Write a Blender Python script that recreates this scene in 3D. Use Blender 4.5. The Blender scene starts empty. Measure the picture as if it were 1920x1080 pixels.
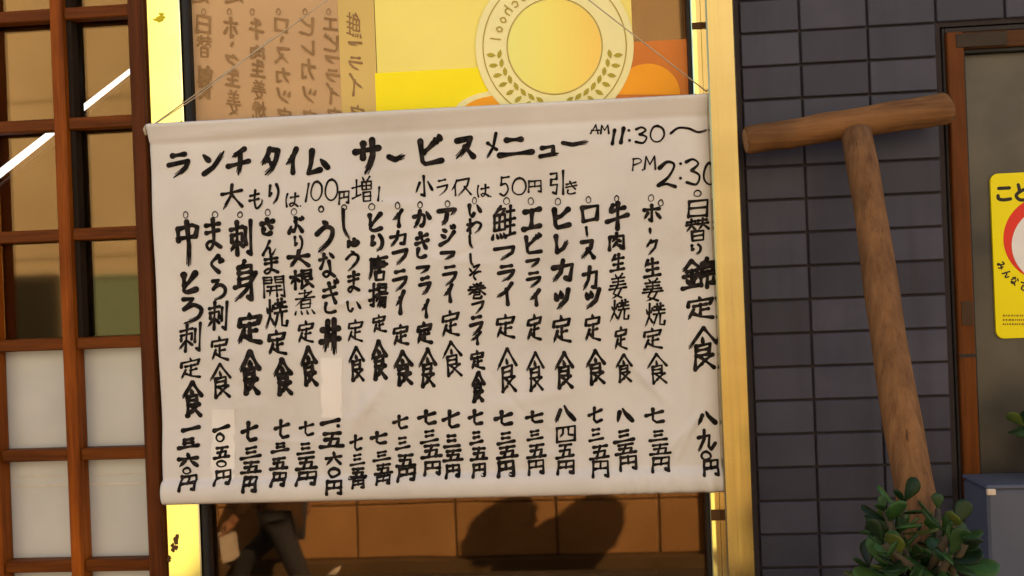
import bpy, math, random
from mathutils import Vector, Matrix
R = math.radians
scene = bpy.context.scene
COL = scene.collection
random.seed(7)

# ------------------------------------------------------------------ camera, sky, sun, exposure
F = 1500.0                       # focal length in pixels of the 1920 px photograph
YAW, ROLL, DIST, ZC = R(3.6), R(2.25), 1.5, 1.4
fw = Vector((-math.sin(YAW), math.cos(YAW), 0))
rt0 = Vector((math.cos(YAW), math.sin(YAW), 0)); up0 = Vector((0, 0, 1))
rt = rt0*math.cos(ROLL) - up0*math.sin(ROLL)
up = up0*math.cos(ROLL) + rt0*math.sin(ROLL)
CAM = Vector((0, 0, ZC)) - fw*DIST
cd = bpy.data.cameras.new('camera'); cam = bpy.data.objects.new('camera', cd); COL.objects.link(cam)
cd.sensor_width = 36; cd.lens = F/1920*36; cd.clip_start = .02; cd.clip_end = 500
cam.matrix_world = Matrix(((rt.x, up.x, -fw.x, CAM.x), (rt.y, up.y, -fw.y, CAM.y), (rt.z, up.z, -fw.z, CAM.z), (0, 0, 0, 1)))
scene.camera = cam

def at(px, py, Y=0.0):
    """world point on the vertical plane y=Y that the photograph shows at pixel (px, py)"""
    d = fw + rt*((px-960)/F) + up*((540-py)/F)
    return CAM + d*((Y-CAM.y)/d.y)

SUN = Vector((.55, .60, .58)).normalized()
w = bpy.data.worlds.new('World'); scene.world = w; w.use_nodes = True
nt = w.node_tree; bg = nt.nodes['Background']
sky = nt.nodes.new('ShaderNodeTexSky'); sky.sky_type = 'NISHITA'; sky.sun_disc = False
sky.sun_elevation = math.asin(SUN.z); sky.sun_rotation = math.atan2(SUN.x, SUN.y)
nt.links.new(sky.outputs[0], bg.inputs[0]); bg.inputs[1].default_value = .115
sl = bpy.data.lights.new('sun', 'SUN'); sl.energy = 4.6; sl.angle = R(.5); sl.color = (1, .92, .80)
so = bpy.data.objects.new('sun', sl); COL.objects.link(so); so.rotation_euler = SUN.to_track_quat('Z', 'Y').to_euler()
so.location = (3, 4, 8)
vs = scene.view_settings; vs.view_transform = 'Standard'; vs.look = 'None'; vs.gamma = 1; vs.use_curve_mapping = False
vs.exposure = 1.27
scene.cycles.max_bounces = 8; scene.cycles.diffuse_bounces = 4; scene.cycles.transparent_max_bounces = 12
scene.cycles.use_denoising = True

# ------------------------------------------------------------------ helpers
class MB:
    def __init__(s): s.v = []; s.f = []
    def vert(s, p): s.v.append(tuple(p)); return len(s.v)-1
    def quad(s, a, b, c, d):
        i = len(s.v); s.v += [tuple(a), tuple(b), tuple(c), tuple(d)]; s.f.append((i, i+1, i+2, i+3))
    def poly(s, pts):
        i = len(s.v); s.v += [tuple(p) for p in pts]; s.f.append(tuple(range(i, i+len(pts))))
    def box(s, a, b, bev=0.0):
        x0, x1 = sorted((a[0], b[0])); y0, y1 = sorted((a[1], b[1])); z0, z1 = sorted((a[2], b[2]))
        i = len(s.v)
        if bev <= 0:
            s.v += [(x0,y0,z0),(x1,y0,z0),(x1,y1,z0),(x0,y1,z0),(x0,y0,z1),(x1,y0,z1),(x1,y1,z1),(x0,y1,z1)]
            s.f += [(i,i+3,i+2,i+1),(i+4,i+5,i+6,i+7),(i,i+1,i+5,i+4),(i+1,i+2,i+6,i+5),(i+2,i+3,i+7,i+6),(i+3,i,i+4,i+7)]
            return
        e = bev
        # 24 corner points -> 6 faces, 12 edge quads, 8 corner tris
        idx = {}
        for X in (0, 1):
            for Y in (0, 1):
                for Z in (0, 1):
                    cx, cy, cz = (x0, x1)[X], (y0, y1)[Y], (z0, z1)[Z]
                    ix, iy, iz = cx+(e, -e)[X], cy+(e, -e)[Y], cz+(e, -e)[Z]
                    for ax, p in (('x', (cx, iy, iz)), ('y', (ix, cy, iz)), ('z', (ix, iy, cz))):
                        idx[X, Y, Z, ax] = s.vert(p)
        for X in (0, 1): s.f.append(tuple(idx[X, a, b, 'x'] for a, b in ((0,0),(1,0),(1,1),(0,1))))
        for Y in (0, 1): s.f.append(tuple(idx[a, Y, b, 'y'] for a, b in ((0,0),(1,0),(1,1),(0,1))))
        for Z in (0, 1): s.f.append(tuple(idx[a, b, Z, 'z'] for a, b in ((0,0),(1,0),(1,1),(0,1))))
        for A in (0, 1):
            for B in (0, 1):
                s.f.append((idx[A,B,0,'x'], idx[A,B,1,'x'], idx[A,B,1,'y'], idx[A,B,0,'y']))
                s.f.append((idx[A,0,B,'x'], idx[A,1,B,'x'], idx[A,1,B,'z'], idx[A,0,B,'z']))
                s.f.append((idx[0,A,B,'y'], idx[1,A,B,'y'], idx[1,A,B,'z'], idx[0,A,B,'z']))
        for k in [(X, Y, Z) for X in (0,1) for Y in (0,1) for Z in (0,1)]:
            s.f.append((idx[k+('x',)], idx[k+('y',)], idx[k+('z',)]))
    def tube(s, pts, rad, n=12, cap=True):
        pts = [Vector(p) for p in pts]
        if not hasattr(rad, '__len__'): rad = [rad]*len(pts)
        rings = []; ref = None
        for k, p in enumerate(pts):
            t = (pts[min(k+1, len(pts)-1)] - pts[max(k-1, 0)]).normalized()
            if ref is None: ref = t.orthogonal().normalized()
            u = (ref - t*ref.dot(t)).normalized(); ref = u; v_ = t.cross(u)
            rings.append([s.vert(p+(u*math.cos(2*math.pi*j/n)+v_*math.sin(2*math.pi*j/n))*rad[k]) for j in range(n)])
        for a, b in zip(rings, rings[1:]):
            for j in range(n): s.f.append((a[j], a[(j+1)%n], b[(j+1)%n], b[j]))
        if cap: s.f.append(tuple(reversed(rings[0]))); s.f.append(tuple(rings[-1]))
    def lathe(s, c, prof, n=24):
        rings = [[s.vert((c[0]+r*math.cos(2*math.pi*j/n), c[1]+r*math.sin(2*math.pi*j/n), c[2]+z)) for j in range(n)] for r, z in prof]
        for a, b in zip(rings, rings[1:]):
            for j in range(n): s.f.append((a[j], a[(j+1)%n], b[(j+1)%n], b[j]))
        s.f.append(tuple(reversed(rings[0]))); s.f.append(tuple(rings[-1]))
    def build(s, name, mat, parent=None, smooth=False, loc=None):
        me = bpy.data.meshes.new(name); me.from_pydata(s.v, [], s.f); me.update()
        if smooth:
            me.polygons.foreach_set('use_smooth', [True]*len(me.polygons))
        import bmesh
        b = bmesh.new(); b.from_mesh(me); bmesh.ops.recalc_face_normals(b, faces=b.faces); b.to_mesh(me); b.free()
        o = bpy.data.objects.new(name, me); COL.objects.link(o)
        if mat: me.materials.append(mat)
        if parent:
            o.parent = parent
            o.matrix_parent_inverse = Matrix.Translation(parent.location).inverted()
        return o

def thing(name, label, cat, loc=(0, 0, 0), group=None):
    o = bpy.data.objects.new(name, None); COL.objects.link(o); o.location = loc; o.empty_display_size = .1
    return tag(o, label, cat, group)
def tag(o, label, cat, group=None):
    o['label'] = label; o['category'] = cat
    if group: o['group'] = group
    return o
def struct(o): o['kind'] = 'structure'; return o

# ------------------------------------------------------------------ materials
def newmat(name):
    m = bpy.data.materials.new(name); m.use_nodes = True
    return m, m.node_tree, m.node_tree.nodes['Principled BSDF']
def noise(nt, scale, detail=4, stretch=None, rough=.55):
    tc = nt.nodes.new('ShaderNodeTexCoord'); n = nt.nodes.new('ShaderNodeTexNoise')
    n.inputs['Scale'].default_value = scale; n.inputs['Detail'].default_value = detail; n.inputs['Roughness'].default_value = rough
    if stretch:
        mp = nt.nodes.new('ShaderNodeMapping'); mp.inputs['Scale'].default_value = stretch
        nt.links.new(tc.outputs['Object'], mp.inputs[0]); nt.links.new(mp.outputs[0], n.inputs['Vector'])
    else: nt.links.new(tc.outputs['Object'], n.inputs['Vector'])
    return n
def ramp(nt, fac, stops):
    r = nt.nodes.new('ShaderNodeValToRGB')
    while len(r.color_ramp.elements) < len(stops): r.color_ramp.elements.new(.5)
    for e, (p, c) in zip(r.color_ramp.elements, stops): e.position = p; e.color = (*c, 1)
    nt.links.new(fac, r.inputs[0]); return r
def bump(nt, bsdf, h, strength=.3, dist=.002):
    b = nt.nodes.new('ShaderNodeBump'); b.inputs['Strength'].default_value = strength; b.inputs['Distance'].default_value = dist
    nt.links.new(h, b.inputs['Height']); nt.links.new(b.outputs[0], bsdf.inputs['Normal'])
def mottled(name, c0, c1, scale=20, rough=.6, metallic=0, stretch=None, b=.2, bd=.002, spec=.5, island=0.0, detail=5, lo=.3, hi=.7):
    m, nt, p = newmat(name)
    n = noise(nt, scale, detail, stretch)
    r = ramp(nt, n.outputs['Fac'], [(lo, c0), (hi, c1)])
    out = r.outputs[0]
    if island:
        g = nt.nodes.new('ShaderNodeNewGeometry'); mr = nt.nodes.new('ShaderNodeMapRange')
        mr.inputs['To Min'].default_value = 1-island; mr.inputs['To Max'].default_value = 1+island
        nt.links.new(g.outputs['Random Per Island'], mr.inputs[0])
        hs = nt.nodes.new('ShaderNodeHueSaturation'); nt.links.new(mr.outputs[0], hs.inputs['Value']); nt.links.new(out, hs.inputs['Color']); out = hs.outputs[0]
    nt.links.new(out, p.inputs['Base Color'])
    p.inputs['Roughness'].default_value = rough; p.inputs['Metallic'].default_value = metallic; p.inputs['Specular IOR Level'].default_value = spec
    if b: bump(nt, p, n.outputs['Fac'], b, bd)
    return m
def wood(name, dark, light, axis='Z', rough=.45, scale=14, b=.25, spec=.10):
    st = {'Z': (6, 6, .35), 'X': (.35, 6, 6), 'Y': (6, .35, 6)}[axis]
    m, nt, p = newmat(name)
    n = noise(nt, scale, 7, st, .62)
    r = ramp(nt, n.outputs['Fac'], [(.28, dark), (.5, tuple((a+b_)/2 for a, b_ in zip(dark, light))), (.74, light)])
    n2 = noise(nt, 5, 3)
    mx = nt.nodes.new('ShaderNodeMixRGB'); mx.blend_type = 'MULTIPLY'; mx.inputs[0].default_value = .55
    r2 = ramp(nt, n2.outputs['Fac'], [(.3, (.55, .5, .48)), (.65, (1, 1, 1))])
    nt.links.new(r.outputs[0], mx.inputs[1]); nt.links.new(r2.outputs[0], mx.inputs[2])
    nt.links.new(mx.outputs[0], p.inputs['Base Color']); p.inputs['Roughness'].default_value = rough; p.inputs['Specular IOR Level'].default_value = spec
    bump(nt, p, n.outputs['Fac'], b, .0015)
    return m
def flat(name, c, rough=.6, metallic=0, var=.12, scale=40, spec=.2):
    return mottled(name, tuple(x*(1-var) for x in c), tuple(min(1, x*(1+var)) for x in c), scale, rough, metallic, b=0, spec=spec)
def glass(name, refl=.15, tint=(1, .8, .55), rough=.02, trans=(.9, .9, .88)):
    m = bpy.data.materials.new(name); m.use_nodes = True; nt = m.node_tree; nt.nodes.remove(nt.nodes['Principled BSDF'])
    t = nt.nodes.new('ShaderNodeBsdfTransparent'); t.inputs[0].default_value = (*trans, 1)
    g = nt.nodes.new('ShaderNodeBsdfGlossy'); g.inputs['Color'].default_value = (*tint, 1); g.inputs['Roughness'].default_value = rough
    lw = nt.nodes.new('ShaderNodeFresnel'); lw.inputs[0].default_value = 1.45
    ad = nt.nodes.new('ShaderNodeMath'); ad.operation = 'ADD'; ad.inputs[1].default_value = refl; ad.use_clamp = True
    nt.links.new(lw.outputs[0], ad.inputs[0])
    n = noise(nt, 2.2, 2); b = nt.nodes.new('ShaderNodeBump'); b.inputs['Strength'].default_value = .04; b.inputs['Distance'].default_value = .01
    nt.links.new(n.outputs['Fac'], b.inputs['Height']); nt.links.new(b.outputs[0], g.inputs['Normal'])
    mx = nt.nodes.new('ShaderNodeMixShader'); nt.links.new(ad.outputs[0], mx.inputs[0]); nt.links.new(t.outputs[0], mx.inputs[1]); nt.links.new(g.outputs[0], mx.inputs[2])
    nt.links.new(mx.outputs[0], nt.nodes['Material Output'].inputs[0])
    return m

M = {}
M['ink'] = mottled('black_ink', (.006, .005, .005), (.040, .032, .030), 90, .8, b=0, spec=.1, lo=.42, hi=.78)
M['brown_ink'] = mottled('faded_brown_ink', (.25, .15, .068), (.34, .21, .10), 30, .8, b=0, spec=.1)
M['lattice'] = wood('stained_lattice_wood', (.095, .022, .003), (.37, .095, .008), 'Z', .5)
M['lattice_h'] = wood('stained_rail_wood', (.055, .014, .002), (.20, .056, .008), 'X', .5)
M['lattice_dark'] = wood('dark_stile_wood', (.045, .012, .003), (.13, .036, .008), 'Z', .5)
def log_mat(name, axis, dark, light):
    st = {'Z': (9, 9, .45), 'X': (.45, 9, 9)}[axis]; st2 = {'Z': (16, 16, .35), 'X': (.35, 16, 16)}[axis]
    m, nt, p = newmat(name)
    a = noise(nt, 9, 8, st, .7); r = ramp(nt, a.outputs['Fac'], [(.30, dark), (.48, tuple((x+y)/2 for x, y in zip(dark, light))), (.72, light)])
    c = noise(nt, 6, 2, st2, .4); cr_ = ramp(nt, c.outputs['Fac'], [(.25, (.25, .22, .20)), (.31, (1, 1, 1))])
    w_ = noise(nt, 7, 5); wr = ramp(nt, w_.outputs['Fac'], [(.30, (.45, .42, .40)), (.55, (1, 1, 1)), (.75, (1.25, 1.15, 1.0))])
    m1 = nt.nodes.new('ShaderNodeMixRGB'); m1.blend_type = 'MULTIPLY'; m1.inputs[0].default_value = .85
    m2 = nt.nodes.new('ShaderNodeMixRGB'); m2.blend_type = 'MULTIPLY'; m2.inputs[0].default_value = .7
    nt.links.new(r.outputs[0], m1.inputs[1]); nt.links.new(cr_.outputs[0], m1.inputs[2]); nt.links.new(m1.outputs[0], m2.inputs[1]); nt.links.new(wr.outputs[0], m2.inputs[2])
    nt.links.new(m2.outputs[0], p.inputs['Base Color']); p.inputs['Roughness'].default_value = .7; p.inputs['Specular IOR Level'].default_value = .2
    ad = nt.nodes.new('ShaderNodeMath'); ad.operation = 'MULTIPLY'; nt.links.new(a.outputs['Fac'], ad.inputs[0]); nt.links.new(cr_.outputs[0], ad.inputs[1])
    bump(nt, p, ad.outputs[0], .7, .003); return m
M['log'] = log_mat('weathered_log', 'Z', (.095, .042, .016), (.25, .125, .05))
M['log_x'] = log_mat('weathered_head', 'X', (.090, .038, .013), (.26, .125, .045))
M['end_grain'] = mottled('end_grain', (.20, .10, .04), (.34, .19, .085), 45, .8, b=.4, bd=.002)
M['frame_wood'] = wood('brown_door_frame', (.075, .021, .004), (.16, .050, .009), 'Z', .5)
M['frame_wood_x'] = wood('brown_door_head', (.05, .019, .006), (.10, .042, .013), 'X', .5)
M['frame_dark'] = flat('dark_reveal', (.022, .018, .018), .6)
def gold_mat():
    m, nt, p = newmat('satin_gold_metal'); p.inputs['Metallic'].default_value = 1
    n = noise(nt, 3.2, 5, (.4, .4, 1)); r = ramp(nt, n.outputs['Fac'], [(.3, (.36, .275, .125)), (.55, (.47, .37, .18)), (.75, (.58, .47, .25))]); nt.links.new(r.outputs[0], p.inputs['Base Color'])
    q_ = noise(nt, 160, 2, (1, 1, .02)); mr = nt.nodes.new('ShaderNodeMapRange'); mr.inputs['To Min'].default_value = .12; mr.inputs['To Max'].default_value = .34
    nt.links.new(q_.outputs['Fac'], mr.inputs[0]); nt.links.new(mr.outputs[0], p.inputs['Roughness'])
    w_ = noise(nt, 2.2, 2, (.3, .3, 1)); bump(nt, p, w_.outputs['Fac'], .5, .012); return m
M['gold'] = gold_mat()
M['gold_mirror'] = mottled('polished_brass', (.97, .83, .38), (1, .90, .50), 6, .10, 1, None, .03, .002)
M['rubber'] = flat('black_rubber', (.015, .016, .018), .5)
M['joint'] = flat('dark_mortar', (.032, .026, .029), .9)
def tile_mat():
    m, nt, p = newmat('slate_purple_tile')
    n = noise(nt, 7, 6); r = ramp(nt, n.outputs['Fac'], [(.28, (.033, .037, .060)), (.5, (.045, .046, .071)), (.75, (.060, .058, .083))])
    g = nt.nodes.new('ShaderNodeNewGeometry'); mr = nt.nodes.new('ShaderNodeMapRange'); mr.inputs['To Min'].default_value = .74; mr.inputs['To Max'].default_value = 1.22
    nt.links.new(g.outputs['Random Per Island'], mr.inputs[0])
    hs = nt.nodes.new('ShaderNodeHueSaturation'); nt.links.new(mr.outputs[0], hs.inputs['Value']); nt.links.new(r.outputs[0], hs.inputs['Color'])
    st = noise(nt, 3.5, 5, (6, 6, .5)); sr = ramp(nt, st.outputs['Fac'], [(.30, (.70, .68, .66)), (.52, (1, 1, 1)), (.72, (1.0, .98, .95)), (.80, (1.35, 1.3, 1.25))])
    mx = nt.nodes.new('ShaderNodeMixRGB'); mx.blend_type = 'MULTIPLY'; mx.inputs[0].default_value = .7
    nt.links.new(hs.outputs[0], mx.inputs[1]); nt.links.new(sr.outputs[0], mx.inputs[2]); nt.links.new(mx.outputs[0], p.inputs['Base Color'])
    rr_ = nt.nodes.new('ShaderNodeMapRange'); rr_.inputs['To Min'].default_value = .38; rr_.inputs['To Max'].default_value = .75
    nt.links.new(n.outputs['Fac'], rr_.inputs[0]); nt.links.new(rr_.outputs[0], p.inputs['Roughness']); p.inputs['Specular IOR Level'].default_value = .22
    f = noise(nt, 130, 3); bump(nt, p, f.outputs['Fac'], .25, .0008); return m
M['tile'] = tile_mat()
M['tan_wall'] = mottled('ochre_block', (.42, .25, .11), (.56, .35, .17), 3.0, .9, b=.3, bd=.006, island=.08)
M['tan_render'] = mottled('ochre_render', (.52, .42, .30), (.62, .51, .38), 2.0, .9, b=.2, bd=.004)
M['plinth'] = mottled('dark_plinth', (.10, .07, .035), (.16, .11, .06), 4, .9)
M['reflector_yellow'] = mottled('reflector_yellow', (.78, .66, .20), (.86, .76, .30), 2.5, .5, b=.05)
M['street'] = mottled('asphalt', (.045, .044, .042), (.07, .068, .065), 30, .9, b=.4)
M['terrace'] = mottled('terrace_stone', (.20, .17, .14), (.30, .26, .22), 12, .8, b=.3)
M['plaster'] = mottled('fascia_plaster', (.30, .25, .19), (.38, .32, .25), 5, .85)
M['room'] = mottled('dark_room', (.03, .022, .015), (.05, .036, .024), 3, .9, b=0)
M['glass'] = glass('window_glass', .055, (1, .57, .25), .025)
M['door_glass'] = glass('door_pane_glass', .085, (1, .66, .29), .05)
M['leaf'] = None

def cloth_mat():
    m, nt, p = newmat('banner_cloth')
    n = noise(nt, 5.0, 6); r = ramp(nt, n.outputs['Fac'], [(.22, (.56, .53, .50)), (.38, (.645, .63, .635)), (.7, (.72, .705, .71))])
    nt.links.new(r.outputs[0], p.inputs['Base Color']); p.inputs['Roughness'].default_value = .85; p.inputs['Specular IOR Level'].default_value = .15
    wv = noise(nt, 420, 2); bump(nt, p, wv.outputs['Fac'], .15, .0006)
    tr = nt.nodes.new('ShaderNodeBsdfTranslucent'); nt.links.new(r.outputs[0], tr.inputs[0])
    mx = nt.nodes.new('ShaderNodeMixShader'); mx.inputs[0].default_value = .10
    nt.links.new(p.outputs[0], mx.inputs[1]); nt.links.new(tr.outputs[0], mx.inputs[2])
    nt.links.new(mx.outputs[0], nt.nodes['Material Output'].inputs[0]); return m
M['cloth'] = cloth_mat()
M['patch'] = mottled('white_paper', (.70, .69, .69), (.77, .75, .74), 8, .8, b=.1)
M['brown_paper'] = mottled('backlit_brown_paper', (.50, .315, .17), (.58, .39, .20), 3, .85, b=.05)
M['amber_paper'] = mottled('amber_paper', (.58, .42, .13), (.66, .49, .17), 4, .85, b=.05)
M['p_pale'] = mottled('pale_yellow_print', (.80, .70, .15), (.90, .80, .20), 3, .5, b=0)
M['p_yellow'] = flat('strong_yellow_print', (.95, .83, .01), .4, var=.05, scale=5)
M['p_orange'] = flat('orange_print', (.90, .38, .02), .5, var=.08, scale=6)
M['p_red'] = flat('red_orange_print', (.62, .20, .035), .5, var=.12, scale=6)
M['p_cream'] = flat('cream_print', (.84, .80, .42), .5, var=.05, scale=6)
M['p_ring'] = flat('ring_line_print', (.42, .32, .06), .6)
M['p_leaf'] = flat('laurel_print', (.40, .34, .04), .6)
M['sign_yellow'] = flat('yellow_sign_plate', (.74, .64, .002), .35, var=.03, scale=6)
M['sign_red'] = flat('red_print', (.62, .035, .02), .4, var=.05)
M['sign_pale'] = flat('pale_print', (.66, .66, .68), .4, var=.03)
M['sign_black'] = flat('black_print', (.02, .016, .014), .4)

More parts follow.
